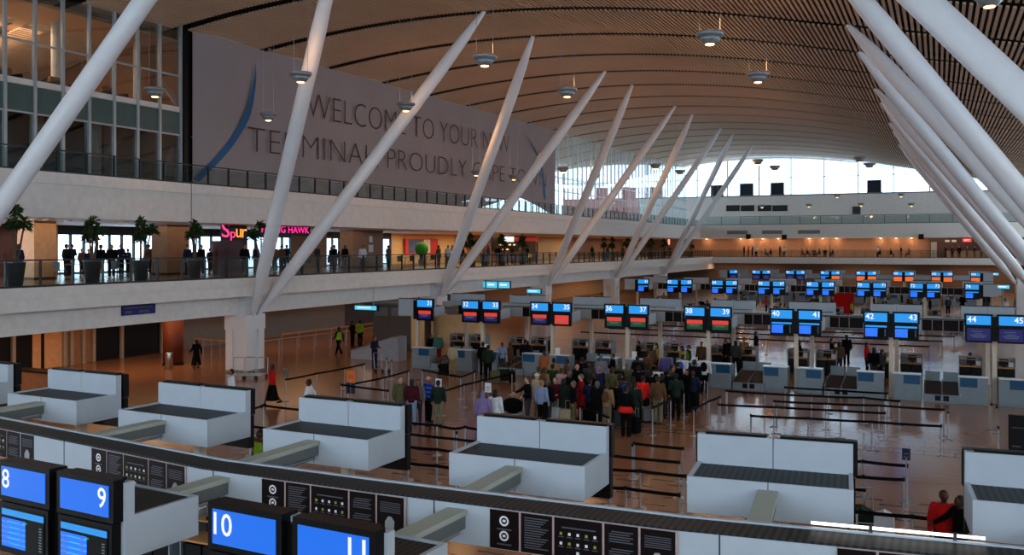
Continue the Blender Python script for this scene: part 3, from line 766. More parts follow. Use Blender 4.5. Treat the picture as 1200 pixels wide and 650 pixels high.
# ---- desks
def desk(loc, label, panel, top_item=0):
    """check-in desk facing -Y, 1.1 m wide, origin at its front left foot"""
    t = thing('check_in_desk', label, 'desk', loc)
    MB().prism([(0.0, 0.12), (0.05, 0.12), (0.05, 1.12), (0.0, 1.12)], 0, 1.1, 'x').box(0, 0.03, 0.05, 0.75, 0.0, 1.12).box(1.07, 1.1, 0.05, 0.75, 0.0, 1.12).box(0.03, 1.07, 0.04, 0.07, 0, 0.12).build('body', DESKP, t)
    MB().box(-0.01, 1.11, -0.03, 0.4, 1.12, 1.16).build('counter_top', DESKT, t)
    MB().box(0.03, 1.07, 0.3, 0.8, 0.74, 0.78).build('work_surface', WOODT, t)
    x0 = 0.05 if panel < 0 else 0.4
    MB().box(x0, x0 + 0.65, -0.015, 0.0, 0.72, 1.1).build('blue_panel', DESKB, t)
    if top_item:
        MB().box(0.3, 0.55, 0.1, 0.12, 1.16, 1.5).box(0.28, 0.57, 0.05, 0.2, 1.16, 1.175).build('paper_sign', TXTW, t)
    return t
def conveyor(loc, label):
    """pair of baggage belts between two desks, origin front left, 1.44 wide, faces -Y"""
    t = thing('baggage_conveyor', label, 'conveyor', loc)
    MB().box(0, 1.44, 0.0, 0.06, 0.0, 0.34).prism([(0.06, 0.05), (2.2, 0.05), (2.2, 0.56), (0.06, 0.3)], 0, 1.44, 'x').build('front_box', DESKP, t)
    for x in (0.08, 0.76): MB().prism([(0.04, 0.3), (2.2, 0.57), (2.2, 0.63), (0.04, 0.36)], x, x + 0.6, 'x').build('belt', mat('rubber_belt', (45, 32, 26), 0.5), t)
    for x in (0.0, 0.70, 1.40): MB().box(x, x + 0.04, 0.0, 0.02, 0.3, 0.4).prism([(0.0, 0.3), (2.2, 0.57), (2.2, 0.7), (0.0, 0.43)], x, x + 0.04, 'x').build('side_rail', STEEL, t)
    for x in (0.05, 0.77): MB().box(x, x + 0.6, 2.2, 2.25, 0.5, 1.05).build('back_panel', DESKP, t)
    for x in (0.45, 0.77): MB().box(x, x + 0.22, -0.012, 0.0, 0.08, 0.3).build('weight_display', BLACK, t)
    return t
def staff_desk(loc, label, rz=0):
    """the open working side of a desk on the far side of the island: wood shelf, black computer kit"""
    t = thing('staff_desk', label, 'desk', loc, rz)
    MB().box(0, 0.03, 0, 0.75, 0, 1.25).box(1.0, 1.03, 0, 0.75, 0, 1.25).box(0.03, 1.0, 0.7, 0.75, 0, 1.25).build('body', DESKP, t)
    MB().box(0.03, 1.0, 0.0, 0.7, 0.78, 0.82).box(0.03, 1.0, 0.3, 0.7, 1.1, 1.13).build('wood_shelf', WOODT, t)
    MB().box(0.05, 0.5, 0.05, 0.6, 0.05, 0.72).box(0.55, 0.98, 0.05, 0.6, 0.05, 0.72).build('drawer_unit', BLACK, t)
    MB().box(0.35, 0.75, 0.35, 0.39, 0.9, 1.2).box(0.5, 0.6, 0.38, 0.5, 0.82, 0.95).build('monitor', BLACK, t)
    MB().box(0.75, 0.98, 0.3, 0.5, 0.83, 1.05).build('printer', TXTW, t)
    return t
# ---- far islands
def island(Y, lefts, nums, kinds, tagname, detail, spx, desks=True):
    cy = Y + 3.05
    sx0, sx1 = spx
    s_ = spine([(sx0, cy + 0.26), (sx1, cy + 0.26)], 'pale bulkhead spine running over the %s island of desks' % tagname)
    proto = None
    for k, L in enumerate(lefts):
        two = nums[k][0] is not None and nums[k][1] is not None
        nm = [words(n) for n in nums[k] if n]; nn = ' and '.join(nm)
        WA, WB = words(nums[k][0]), words(nums[k][1]); WC = words(nums[k + 1][0] or nums[k + 1][1]) if k < len(lefts) - 1 else ''
        cx = L + 1.15
        t = canopy((cx, Y + 1.28, 0), PI, 'pale bulkhead unit carrying the small displays %s on the %s island' % (nn, tagname))
        canopy((cx, cy + 2.05, 0), 0, 'pale bulkhead unit standing behind the displays %s on the %s island' % (nn, tagname))
        for j in (0, 1):
            if nums[k][j]:
                x = L if j == 0 else L + 1.22
                if not two: x = L + (1.22 if j else 0)
                display((x, Y, 2.62), 0, nums[k][j], 'LR'[j], kinds[k][j], ('display showing %s above the %s island' if int(nums[k][j]) < 90 else '%s small display from the left on the %s island') % (words(nums[k][j]), tagname), detail)
        if desks:
            if two or nums[k][0]: desk((L - 0.22, Y - 0.5, 0), 'grey check-in desk with blue panel under the display %s' % WA, -1, 0)
            if two or nums[k][1]: desk((L + 1.27, Y - 0.5, 0), 'grey check-in desk with blue panel under the display %s' % WB, 1, 1 if k in (1, 2, 3) and tagname == 'middle' else 0)
            if k < len(lefts) - 1: conveyor((L + 2.45, Y - 0.55, 0), 'pair of baggage belts between the desks %s and %s' % (WB or WA, WC))
            for j, dx in enumerate((-0.1, 1.3)):
                staff_desk((L + dx, Y + 6.2, 0), 'open-backed desk with wood shelf behind the displays %s, %s of two' % (nn, ['left', 'right'][j]))
        if k < len(lefts) - 1 and Y < 100:
            notice((L + 2.36, cy - 0.27, 2.76), 0, 'black notices on the spine between the displays %s and %s' % (WB or WA, WC), detail > 1)
p = 4.03
lef = [0.99 - p * k for k in range(7)][::-1]
island(43.3, [lef[0] - p] + lef, [(None, '31')] + [(str(32 + 2 * k), str(33 + 2 * k)) for k in range(7)],
       [(None, 'redblue'), ('redblue', 'redblue'), ('redblue', 'red'), ('redgreen', 'redgreen'), ('redgreen', 'redgreen'), ('table', 'table'), ('table', 'table'), ('navy', 'navy')], 'middle', 1, (-24.5, 4.5))
lef = [1.8 - 3.92 * k for k in range(7)][::-1]
island(78.8, [lef[0] - 3.9] + lef, [(None, '61')] + [(str(62 + 2 * k), str(63 + 2 * k)) for k in range(6)] + [('74', None)],
       [(None, 'table')] + [('table', 'table')] * 6 + [('table', None)], 'second far', 0, (-23.5, 4.5))
lef = [3.2 - 4.0 * k for k in range(7)][::-1]
island(114.3, [lef[0] - 4.0] + lef, [(None, '91')] + [(str(92 + 2 * k), str(93 + 2 * k)) for k in range(6)] + [('104', None)],
       [(None, 'navy'), ('navy', 'navy'), ('navy', 'navy'), ('table', 'orange')] + [('orange', 'orange')] * 3 + [('orange', None)], 'farthest', 0, (-23.5, 5.5))
# desks under the near island
for k, ((xa, ya), (xb, yb)) in enumerate(NU[2:], 2):
    cx = (xa + xb) / 2
    staff_desk((cx - 1.15, ya - 0.9, 0), 'left wood-shelf desk under the unit %s' % NL[k]); staff_desk((cx + 0.15, ya - 0.9, 0), 'right wood-shelf desk under the unit %s' % NL[k])
for cx, lab in ((-10.1, 'eight and nine'), (-6.2, 'ten and eleven'), (-2.1, 'just outside the bottom edge')):
    for j, dx in enumerate((1.15, -0.15)):
        t = staff_desk((cx + dx, 9.1, 0), 'desk with tan wood shelf behind the near displays %s, %s one' % (lab, ['right', 'left'][j]), PI)

# ------------------------------------------------------------------ overhead direction signs
def dsign(px0, px1, py0, py1, Y, label, m, hang, n=1):
    x0, x1 = WY(px0, Y), WY(px1, Y); z1, z0 = ZY((px0 + px1) / 2, py0, Y), ZY((px0 + px1) / 2, py1, Y)
    t = thing('direction_sign', label, 'sign', (x0, Y, z0)); w = x1 - x0; h = z1 - z0
    MB().box(0, w, 0, 0.2, 0, h).build('sign_box', mat('navy_sign_box', (14, 26, 70), 0.4), t)
    q = MB(); c = MB()
    for i in range(n):
        a, b2 = w * i / n + 0.06, w * (i + 1) / n - 0.06
        q.box(a, b2, -0.012, 0.0, 0.06, h - 0.06); c.box(a + (b2 - a) * 0.12, b2 - (b2 - a) * 0.25, -0.016, -0.012, h * 0.42, h * 0.62)
    q.build('lit_face', m, t); c.build('lettering', SCRT, t)
    if hang == 'up': MB().tube((w * 0.2, 0.1, h), (w * 0.2, 0.1, 4.05 - z0), 0.02, 0.02, 6).tube((w * 0.8, 0.1, h), (w * 0.8, 0.1, 4.05 - z0), 0.02, 0.02, 6).build('hanger', STEEL, t)
    else: MB().tube((w / 2, 0.1, -z0), (w / 2, 0.1, 0), 0.07, 0.07, 10).build('post', STEEL, t)
    return t
dsign(415, 442, 357, 364, 49.5, 'single cyan lit sign hanging near the start of the middle island', SIGNC, 'up')
dsign(555, 598, 329, 338, 66.0, 'three-panel blue lit sign hanging below the gallery edge', SIGNC, 'up', 3)
dsign(617, 634, 338, 344, 76.0, 'small cyan lit sign hanging behind the third column', SIGNC, 'up')
dsign(1155, 1171, 319, 323, 125.0, 'tiny cyan lit sign at the far right end of the hall', SIGNC, 'post')
dsign(1167, 1184, 333, 339, 82.0, 'cyan lit sign on a post at the right end of the far desks', SIGNC, 'post')
X = XL2 + 0.0; ya, yb = WX(142, XL2 - 1.1), WX(180, XL2 - 1.1)
t = thing('direction_sign', 'dark blue sign fixed on the beam below the gallery at the left', 'sign', (XL2 - 1.1, ya, 3.5))
MB().box(0, 0.12, 0, yb - ya, 0, 0.45).build('sign_box', mat('navy_plate', (20, 26, 110), 0.4), t)
MB().box(0.12, 0.125, 0.1, 0.5, 0.08, 0.2).box(0.12, 0.125, 0.9, 1.5, 0.08, 0.2).box(0.12, 0.125, 0.1, yb - ya - 0.2, 0.3, 0.36).build('lettering', TXT, t)

# ------------------------------------------------------------------ booth, round counter and wedge at the left end of the middle island
Yb = 50.0; x0 = WY(437, Yb); x1 = WY(482, Yb)
t = thing('grey_booth', 'dark grey service booth with two upper panels left of the display thirty-one', 'booth', (x0, Yb, 0))
MB().box(0, x1 - x0, 0, 2.5, 0, 2.9).build('body', mat('booth_grey', (84, 80, 78), 0.5, var=0.08), t)
MB().box(-0.05, x1 - x0 + 0.05, -0.05, 2.55, 2.9, 3.0).build('roof_edge', GREYW, t)
for k in (0, 1): MB().box(0.15 + k * 1.25, 1.15 + k * 1.25, -0.03, 0, 2.15, 2.7).build('upper_panel', mat('booth_panel', (112, 116, 118), 0.4), t)
t = thing('corner_panel', 'cream lit end panel beside the dark grey booth', 'panel', (x1 + 0.05, Yb - 0.1, 0)); MB().box(0, 0.8, 0, 0.3, 0, 2.9).build('panel_body', CREAM, t); MB().box(0, 0.8, -0.02, 0, 0, 0.15).build('skirting', GREYW, t)
Y_ = 52.0; x0 = WY(502, Y_); x1 = WY(557, Y_)
t = thing('curved_counter_wall', 'low cream curved wall behind the desks thirty-one and thirty-two', 'counter', ((x0 + x1) / 2, Y_ + 0.8, 0))
q = MB(); n = 16; R_ = (x1 - x0) / 2; vs = []
for i in range(n + 1):
    a = PI + PI * i / n
    for r in (R_, R_ - 0.15): vs += [(r * math.cos(a), 0.5 * r * math.sin(a), 0), (r * math.cos(a), 0.5 * r * math.sin(a), 2.2)]
fs = []
for i in range(n):
    a = 4 * i; fs += [(a, a + 4, a + 5, a + 1), (a + 2, a + 3, a + 7, a + 6), (a + 1, a + 5, a + 7, a + 3)]
q.add(vs, fs); fixn(q.build('curved_wall', CREAM, t)); MB().box(-R_, R_, -0.1, 0.1, 2.2, 2.75).build('grey_canopy', mat('canopy_grey', (125, 125, 130), 0.5), t)
x0, y0 = W(411, 420); 
t = thing('escalator_side', 'grey sloping wedge wall near the staff in yellow vests', 'barrier', (x0, y0, 0))
MB().prism([(0, 0), (3.3, 0), (3.3, 1.35), (2.9, 1.35), (0, 0.45)], 0, 0.9, 'y').build('wedge', mat('wedge_grey', (150, 152, 160), 0.5), t); MB().prism([(0, 0.45), (2.9, 1.35), (3.3, 1.35), (3.3, 1.4), (2.88, 1.4), (0, 0.5)], -0.03, 0.93, 'y').build('capping', STEEL, t)
t = thing('orange_pillar', 'orange timber-clad pillar behind the staff in yellow vests', 'column', (W(431, 396)[0] , W(431, 396)[1] + 6, 0)); MB().tube((0, 0, 0), (0, 0, 4.05), 0.55, 0.55, 20).build('shaft', ORANGE, t, smooth=True); MB().lathe([(0.6, 0), (0.6, 0.15), (0.55, 0.15)], 20).build('base_ring', STEEL, t)
for px, py, lab in ((203, 427, 'beside the litter bin at the left'),):
    x, y = W(px, py); t = thing('timber_pillar', 'red-brown timber pillar ' + lab, 'column', (x, y, 0)); MB().lathe([(0.55, 0), (0.55, 2.6), (0.52, 2.6), (0.52, 4.04)], 28).build('shaft', mat('red_timber', (96, 44, 26), 0.5, var=0.15), t, smooth=True); MB().lathe([(0.58, 0), (0.58, 0.12), (0.55, 0.12)], 28).build('skirting', DARKW, t)
x, y = W(198, 432); t = thing('litter_bin', 'steel litter bin at the foot of the red-brown pillar', 'bin', (x, y, 0)); MB().lathe([(0.2, 0), (0.2, 0.85), (0.18, 0.9)], 18).build('body', STEEL, t, smooth=True); MB().lathe([(0.17, 0.9), (0.17, 0.95), (0.08, 0.97)], 18).build('lid', BLACK, t)
# a dark bench-like shop counter behind the leftmost unit
x, y = W(34, 462); t = thing('shop_counter', 'brown panelled counter by the left shop seen between two pale units', 'counter', (x - 1.2, y, 0)); MB().box(0, 3.0, 0, 0.7, 0, 1.0).build('body', BRONZE, t); MB().box(-0.05, 3.05, -0.05, 0.75, 1.0, 1.06).build('top', DARKW, t)

# ------------------------------------------------------------------ barrier posts
def stanchion_mesh():
    a = MB().lathe([(0.17, 0), (0.17, 0.012), (0.05, 0.03)], 18); b2 = MB().tube((0, 0, 0.02), (0, 0, 0.93), 0.026, 0.026, 10); c = MB().tube((0, 0, 0.90), (0, 0, 1.0), 0.035, 0.035, 10)
    return a.mesh('base'), b2.mesh('pole'), c.mesh('cassette')
SM = stanchion_mesh(); SM[0].materials.append(STEEL); SM[1].materials.append(STEEL); SM[2].materials.append(BLACK)
NS = 0
def stanchion(x, y, label, to=None, z0=0.0, scale=1.0):
    t = thing('barrier_post', label, 'barrier post', (x, y, z0))
    for nm, me in zip(('base', 'pole', 'cassette'), SM):
        o = bpy.data.objects.new(nm, me); COL.objects.link(o); o.parent = t
    if to:
        dx, dy = to[0] - x, to[1] - y; L = math.hypot(dx, dy); ux, uy = dx / L, dy / L; nx, ny = -uy * 0.004, ux * 0.004
        n = 6; vs = []
        for i in range(n + 1):
            f = i / n; sag = -0.008 * 4 * f * (1 - f)
            for sx_, z in ((1, 0.90), (1, 0.98), (-1, 0.98), (-1, 0.90)): vs.append((ux * (0.03 + (L - 0.06) * f) + nx * sx_, uy * (0.03 + (L - 0.06) * f) + ny * sx_, z + sag))
        fs = []
        for i in range(n):
            for k in range(4): fs.append((4 * i + k, 4 * i + (k + 1) % 4, 4 * i + 4 + (k + 1) % 4, 4 * i + 4 + k))
        MB().add(vs, fs).build('belt', BELT, t)
    return t
rows = [
 ('first row before the desks forty to forty-three', [(851, 456), (896, 459), (951, 462), (1012, 464), (1054, 468)]),
 ('row behind the right pale unit', [(842, 472), (910, 475), (985, 479), (1037, 482)]),
 ('nearest row behind the right pale unit', [(880, 485), (947, 488), (1022, 492), (1103, 497)]),
 ('row starting at the narrow gap between desks', [(907, 468), (968, 471), (1030, 473), (1106, 478)]),
 ('short row closest to the desks forty-one and forty-two', [(920, 452), (971, 455), (1040, 459)]),
 ('upper row right of the right pale unit', [(1000, 537), (1011, 538), (1063, 543)]),
 ('second row in the gap at the right', [(1001, 555), (1012, 556), (1059, 559)]),
 ('third short row in the gap at the right', [(1000, 569), (1013, 571)]),
 ('lowest row near the person in red', [(1004, 596), (1069, 602), (1112, 606)]),
 ('uppermost belt row between the two middle pale units', [(743, 517), (800, 523)]),
 ('second belt row between the two middle pale units', [(715, 531), (796, 539)]),
 ('third belt row between the two middle pale units', [(715, 547), (750, 549), (803, 555)]),
 ('lowest belt row between the two middle pale units', [(715, 568), (733, 569), (796, 577)]),
 ('upper row left of the central pale unit', [(470, 492), (512, 496), (532, 500), (545, 498), (562, 501)]),
 ('second row left of the central pale unit', [(478, 506), (534, 512), (562, 515)]),
 ('third row left of the central pale unit', [(478, 521), (512, 524), (545, 528)]),
 ('fourth row left of the central pale unit', [(478, 540), (512, 543), (535, 546)]),
 ('row left of the unit below the column', [(295, 477), (309, 473), (351, 478)]),
 ('lower row beside the person in the yellow vest', [(293, 497), (330, 501)]),
 ('belt row slanting across the open floor', [(335, 443), (371, 436), (404, 430), (427, 425)]),
 ('long row leading to the first desk', [(408, 449), (449, 441), (479, 433)]),
 ('second long row leading to the first desk', [(400, 449), (455, 456)]),
 ('row behind the two people in long robes', [(517, 457), (544, 449), (565, 444), (600, 436)]),
 ('row crossing before the desk thirty-two', [(495, 432), (540, 440), (556, 434)]),
 ('left edge of the crowd', [(764.6, 475.6), (786, 466)]),
 ('right edge of the crowd', [(813, 477), (831, 468), (844, 463)]),
 ('front edge of the crowd', [(680, 474), (700, 481), (713, 487)]),
]
def nth(i): return ORD[i] if i < 6 else 'last'
for lab, tops in rows:
    P = [W(px, py, 1.0) for px, py in tops]
    for i, q in enumerate(P):
        stanchion(q[0], q[1], 'belt post, %s from left in the %s' % (nth(i), lab), P[i + 1] if i + 1 < len(P) else None)
for px, py, lab in ((801.5, 458, 'lone steel post before the dark trolley at the right of the crowd'), (816, 451, 'lone steel post nearest the man in black by the crowd'), (829, 444, 'tall-looking lone steel post before the desk thirty-nine'), (852, 456, 'steel post in the open floor before the desk thirty-nine'),
                    (1162, 472, 'upper of three lone steel posts at the right edge'), (1168, 475, 'middle of three lone steel posts at the right edge'), (1170, 499, 'lowest of three lone steel posts at the right edge'), (1111, 481, 'lone steel post before the desk forty-four'),
                    (453, 419, 'steel post by the luggage trolley at the left of the desks'), (459, 421, 'second steel post by the luggage trolley at the left of the desks'), (535, 505, 'thick double post left of the central pale unit'), (741, 519, 'bright post before the man in black with the red jacket')):
    x, y = W(px, py, 1.0); stanchion(x, y, lab)
for k, yy in enumerate((57.0, 60.5, 64.0)):
    P = [(-21.5 + 3.0 * i + 0.7 * k, yy) for i in range(8)]
    for i, q in enumerate(P):
        stanchion(q[0], q[1], 'small distant belt post, %s from left in the %s row beyond the middle island' % (['first', 'second', 'third', 'fourth', 'fifth', 'sixth', 'seventh', 'eighth'][i], ['nearest', 'middle', 'farthest'][k]), P[i + 1] if i < 7 else None)
# printed signs on posts
def post_sign(px, py, label, c1, c2=None, w=0.26, h=0.36, z=1.25):
    x, y = W(px, py, z); t = thing('post_sign', label, 'sign', (x, y, 0))
    MB().tube((0, 0, 0.01), (0, 0, z - 0.1), 0.018, 0.018, 8).lathe([(0.15, 0), (0.15, 0.012), (0.03, 0.02)], 14).build('stand', STEEL, t)
    MB().box(-w / 2, w / 2, -0.012, 0.012, z - h / 2, z + h / 2).build('sign_face', c1, t)
    if c2: MB().box(-w / 2, w / 2, -0.012, 0.012, z - h / 2 - h * 0.9, z - h / 2).build('lower_face', c2, t)
    MB().box(-w * 0.3, w * 0.3, -0.016, -0.012, z, z + 0.03).box(-w * 0.3, w * 0.3, -0.016, -0.012, z - 0.08, z - 0.06).build('printed_text', TXT, t)
PAPER = mat('white_paper', (225, 228, 232), 0.5)
post_sign(514, 449, 'white sheet sign on a post beside the person in the blue striped jacket', PAPER)
post_sign(572, 454, 'white sheet sign on a post between the two people in long robes', PAPER)
post_sign(335, 436, 'grey sheet sign on a post right of the woman in red', mat('grey_sheet', (120, 112, 108), 0.5))
post_sign(411, 441, 'orange and black sign on a post on the open floor', mat('orange_sheet', (225, 110, 40), 0.5), mat('dark_sheet', (30, 36, 52), 0.5), 0.42, 0.5, 1.3)
post_sign(1062, 532, 'small dark blue sign on the belt post in the gap at the right', mat('dark_blue_sheet', (30, 28, 58), 0.5), None, 0.2, 0.3, 1.25)
x, y = W(1192, 531); t = thing('poster_stand', 'tall black poster stand cut by the right edge of the picture', 'sign', (x, y, 0)); MB().box(-0.25, 1.0, 0, 0.08, 0.05, 1.22).build('board', BLACK, t); MB().box(-0.05, 0.05, -0.25, 0.33, 0, 0.05).box(0.7, 0.8, -0.25, 0.33, 0, 0.05).build('feet', STEEL, t); MB().box(-0.15, 0.1, -0.005, 0, 0.2, 0.24).box(-0.15, 0.2, -0.005, 0, 0.8, 0.83).build('printed_text', TXT, t)

# handrails (queue rails) on the floor left of the middle island
for k, (pa, pb) in enumerate((((305, 428), (455, 398)), ((330, 418), (470, 390)), ((228, 424), (268, 419)))):
    A = W(pa[0], pa[1] - 8, 0.0); B_ = W(pb[0], pb[1], 0.0)
    t = thing('queue_rail', 'wooden-topped floor rail on the orange floor, %s of three' % ['nearest long', 'farther long', 'short one left of the white column'][k], 'railing', (A[0], A[1], 0))
    dx, dy = B_[0] - A[0], B_[1] - A[1]; n = 8 if k < 2 else 4
    MB().tube((0, 0, 1.0), (dx, dy, 1.0), 0.04, 0.04, 8).build('handrail', WOODT, t)
    for i in range(n + 1): MB().tube((dx * i / n, dy * i / n, 0), (dx * i / n, dy * i / n, 1.0), 0.025, 0.025, 8).build('rail_post', STEEL, t)

# ------------------------------------------------------------------ gallery: planters, signs, furniture
def plant(x, y, z, label, H=3.2, pot=True, seed=0):
    t = thing('potted_dracaena', label, 'potted plant', (x, y, z)); r = random.Random(seed)
    MB().lathe([(0.26, 0), (0.38, 0.96), (0.41, 1.0), (0.36, 1.0), (0.34, 0.9)], 20).build('planter', ZINC, t, smooth=True)
    tips = [(0.0, 0.0, H - 0.35)] + [(r.uniform(-0.38, 0.38), r.uniform(-0.38, 0.38), H - r.uniform(0.6, 1.2)) for _ in range(3)]
    q = MB()
    for tp in tips: q.tube((tp[0] * 0.15, tp[1] * 0.15, 0.9), (tp[0], tp[1], tp[2]), 0.05, 0.03, 7)
    q.build('trunk', TRUNK, t)
    q = MB()
    for tp in tips:
        for i in range(75):
            a = r.uniform(0, 2 * PI); el = r.uniform(-0.5, 1.4); L = r.uniform(0.26, 0.46)
            d = Vector((math.cos(a) * math.cos(el), math.sin(a) * math.cos(el), math.sin(el))); s_ = d.cross(Vector((0, 0, 1))).normalized() * 0.035
            p = Vector(tp) + Vector((0, 0, r.uniform(-0.15, 0.1))); m_ = p + d * L * 0.6; e = p + d * L - Vector((0, 0, 0.14 * L / 0.5))
            q.add([p - s_ * 0.5, p + s_ * 0.5, m_ + s_, e, m_ - s_], [(0, 1, 2, 3, 4)])
    q.build('leaves', LEAF, t)
    return t
PP = [(18, 'leftmost'), (108, 'second from the left'), (165, 'third from the left'), (228, 'before the first shop window'), (306, 'half hidden by the first strut'), (442, 'beside the brown pillar'), (551, 'between the struts of the second column'), (568, 'right of the second column struts'), (588, 'left of the lit kiosk sign'), (612, 'over the lit kiosk sign'),
      (708, 'left of three beyond the third column'), (718, 'middle of three beyond the third column'), (736, 'right of three beyond the third column'), (763, 'left beside the fourth struts'), (778, 'right beside the fourth struts'), (809, 'rightmost on the left gallery')]
for i, (px, lab) in enumerate(PP):
    if px == 442: continue
    X = -33.25; plant(X, WX(px, X), 5.0, 'tall dracaena in a zinc planter by the railing, ' + lab, [3.35, 3.0, 3.05, 3.0, 3.1][i % 5] if i < 6 else 2.75, seed=i)
PINK = mat('neon_pink', (255, 45, 110), 0.3, emit=2.2, var=0); PINKO = mat('neon_orange', (255, 130, 40), 0.3, emit=2.2, var=0); MAG = mat('neon_magenta', (245, 30, 130), 0.3, emit=1.8, var=0)
rt = (PI / 2, 0, PI / 2)
X = -37.0; ya, yb = WX(260, X), WX(290, X); z0 = ZX(275, 280, X)
t = thing('neon_shop_sign', 'pink to orange glowing script sign over the dark red shop on the gallery', 'sign', (X, ya, z0))
w_ = yb - ya
MB().box(-0.1, -0.04, 0, w_, -0.05, 1.0).build('backboard', DARKW, t)
for s_, u, m2, nm in (('S', 0.0, PINK, 'letter'), ('p', 0.33, PINK, 'letter'), ('u', 0.55, PINKO, 'letter'), ('r', 0.78, PINKO, 'letter')):
    o = text_mesh(nm, s_, m2, t, (0, u * w_, 0.1 if s_ != 'p' else -0.08), rt, w_ * (0.3 if s_ == 'S' else 0.2), 0.85 if s_ == 'S' else 0.5)
MB().box(-0.6, -0.2, -0.1, w_ * 0.95, -z0 + 5.0, -0.1).build('shopfront_panel', REDW, t)
X = -37.0; ya, yb = WX(306, X), WX(363, X); z0 = ZX(340, 274, X)
t = thing('magenta_shop_sign', 'magenta lettering on a dark board over the gallery cafe right of the first strut', 'sign', (X, ya, z0))
MB().box(-0.1, -0.03, -0.1, yb - ya + 0.1, -0.1, 0.65).build('backboard', DARKW, t)
text_mesh('lettering', 'FLYING HAWK', MAG, t, (0, 0.05, 0.06), rt, yb - ya - 0.1, 0.42, thin=0.01)
# framed picture and round tree in the cream cafe
X = -45.7; ya, yb = WX(475, X), WX(513, X)
t = thing('wall_picture', 'colourful red blue and white picture on the cream cafe wall', 'picture', (X, ya, 5.9)); L = yb - ya
MB().box(-0.05, 0.02, 0, L, 0, 1.5).build('frame', mat('picture_red', (215, 50, 60), 0.5), t)
MB().box(0.02, 0.03, L * 0.08, L * 0.5, 0.1, 1.4).build('blue_field', mat('picture_blue', (70, 90, 140), 0.5, var=0.4), t); MB().box(0.02, 0.03, L * 0.55, L * 0.75, 0.1, 1.4).build('white_field', TXTW, t)
x = -42.0; t = thing('round_topiary', 'round bright green ball tree in the cream cafe', 'plant', (x, WX(494, x), 5.0)); MB().tube((0, 0, 0), (0, 0, 0.9), 0.05, 0.05, 8).build('stem', TRUNK, t)
o = MB().ball((0, 0, 1.4), 0.62, nu=20, nv=14); o.build('foliage', mat('bright_leaf', (30, 120, 30), 0.7, var=0.4, nscale=12), t, smooth=True); MB().lathe([(0.25, 0), (0.32, 0.45), (0.28, 0.45)], 16).build('pot', ZINC, t)
# lit kiosk
X = -40.0; ya, yb = WX(591, X), WX(629, X)
t = thing('gallery_kiosk', 'gallery kiosk with white and red lit sign and small menu lights', 'kiosk', (X, ya, 5.0)); L = yb - ya
MB().box(-1.5, 0, 0, L, 0, 1.1).build('counter', mat('kiosk_brown', (90, 55, 40), 0.5), t); MB().box(-1.5, -1.3, 0, L, 1.1, 2.75).build('back_wall', DARKW, t)
MB().box(0.0, 0.12, 0, L * 0.25, 2.1, 2.65).build('white_sign', SCRT, t); MB().box(0.0, 0.12, L * 0.25, L, 2.2, 2.6).build('red_sign', mat('sign_red', (170, 20, 24), 0.4, emit=0.7), t)
q = MB(); r = random.Random(3)
for i in range(12): u = r.uniform(0.05, 0.9) * L; z = r.choice((1.25, 1.5, 1.75)); q.box(-1.28, -1.24, u, u + 0.5, z, z + 0.14)
q.build('menu_lights', WARMS if False else mat('menu_light', (255, 190, 120), 0.4, emit=1.6), t); MB().box(0.0, 0.03, L * 0.55, L * 0.8, 0.45, 0.85).build('lit_menu', mat('lit_yellow', (250, 190, 60), 0.4, emit=1.5), t)
MB().box(-0.02, 0.1, -0.05, L + 0.05, 2.05, 2.12).box(-0.02, 0.1, -0.05, 0.05, 0, 2.12).box(-0.02, 0.1, L - 0.05, L + 0.05, 0, 2.12).build('front_frame', DARKW, t)
# round lit sign near the gallery end
X = -40; t = thing('round_shop_sign', 'small round glowing red and white sign near the end of the left gallery', 'sign', (X, WX(783.5, X), ZX(783.5, 283, X))); MB().tube((0, 0, 0), (0.1, 0, 0), 0.55, 0.55, 20).build('lit_disc', mat('lit_pale_red', (255, 150, 120), 0.4, emit=1.4), t); MB().tube((-0.05, 0, -0.6), (-0.05, 0, 1.2), 0.05, 0.05, 8).build('hanger', DGREY, t)
# tables on the gallery
r = random.Random(11)
def table(x, y, z, label):
    t = thing('cafe_table', label, 'table', (x, y, z)); MB().lathe([(0.4, 0.72), (0.4, 0.75)], 18).build('tabletop', BRONZE, t); MB().tube((0, 0, 0.02), (0, 0, 0.72), 0.03, 0.03, 8).lathe([(0.25, 0), (0.25, 0.02)], 14).build('pedestal', BLACK, t); return t
def cchair(x, y, z, rz, label):
    t = thing('cafe_chair', label, 'chair', (x, y, z), rz); MB().box(-0.2, 0.2, -0.2, 0.2, 0.43, 0.47).build('seat', BRONZE, t); MB().box(-0.2, 0.2, 0.17, 0.21, 0.47, 0.88).build('backrest', DARKW, t)
    for a, b2 in ((-1, -1), (1, -1), (1, 1), (-1, 1)): MB().tube((a * 0.18, b2 * 0.18, 0), (a * 0.17, b2 * 0.17, 0.43), 0.015, 0.015, 6).build('leg', DARKW, t)
for i, px in enumerate((85, 120, 150, 200, 245, 320, 350, 395, 475, 500)):
    X = -38.5 - (i % 2) * 2.0; y = WX(px, X); pl = ['first', 'second', 'third', 'fourth', 'fifth', 'sixth', 'seventh', 'eighth', 'ninth', 'tenth'][i]
    table(X, y, 5.0, 'round cafe table on the left gallery, %s along from the left' % pl); cchair(X + 0.1, y + 0.7, 5.0, 0.1, 'dark cafe chair right of the %s gallery table from the left' % pl); cchair(X, y - 0.7, 5.0, PI, 'dark cafe chair left of the %s gallery table from the left' % pl)
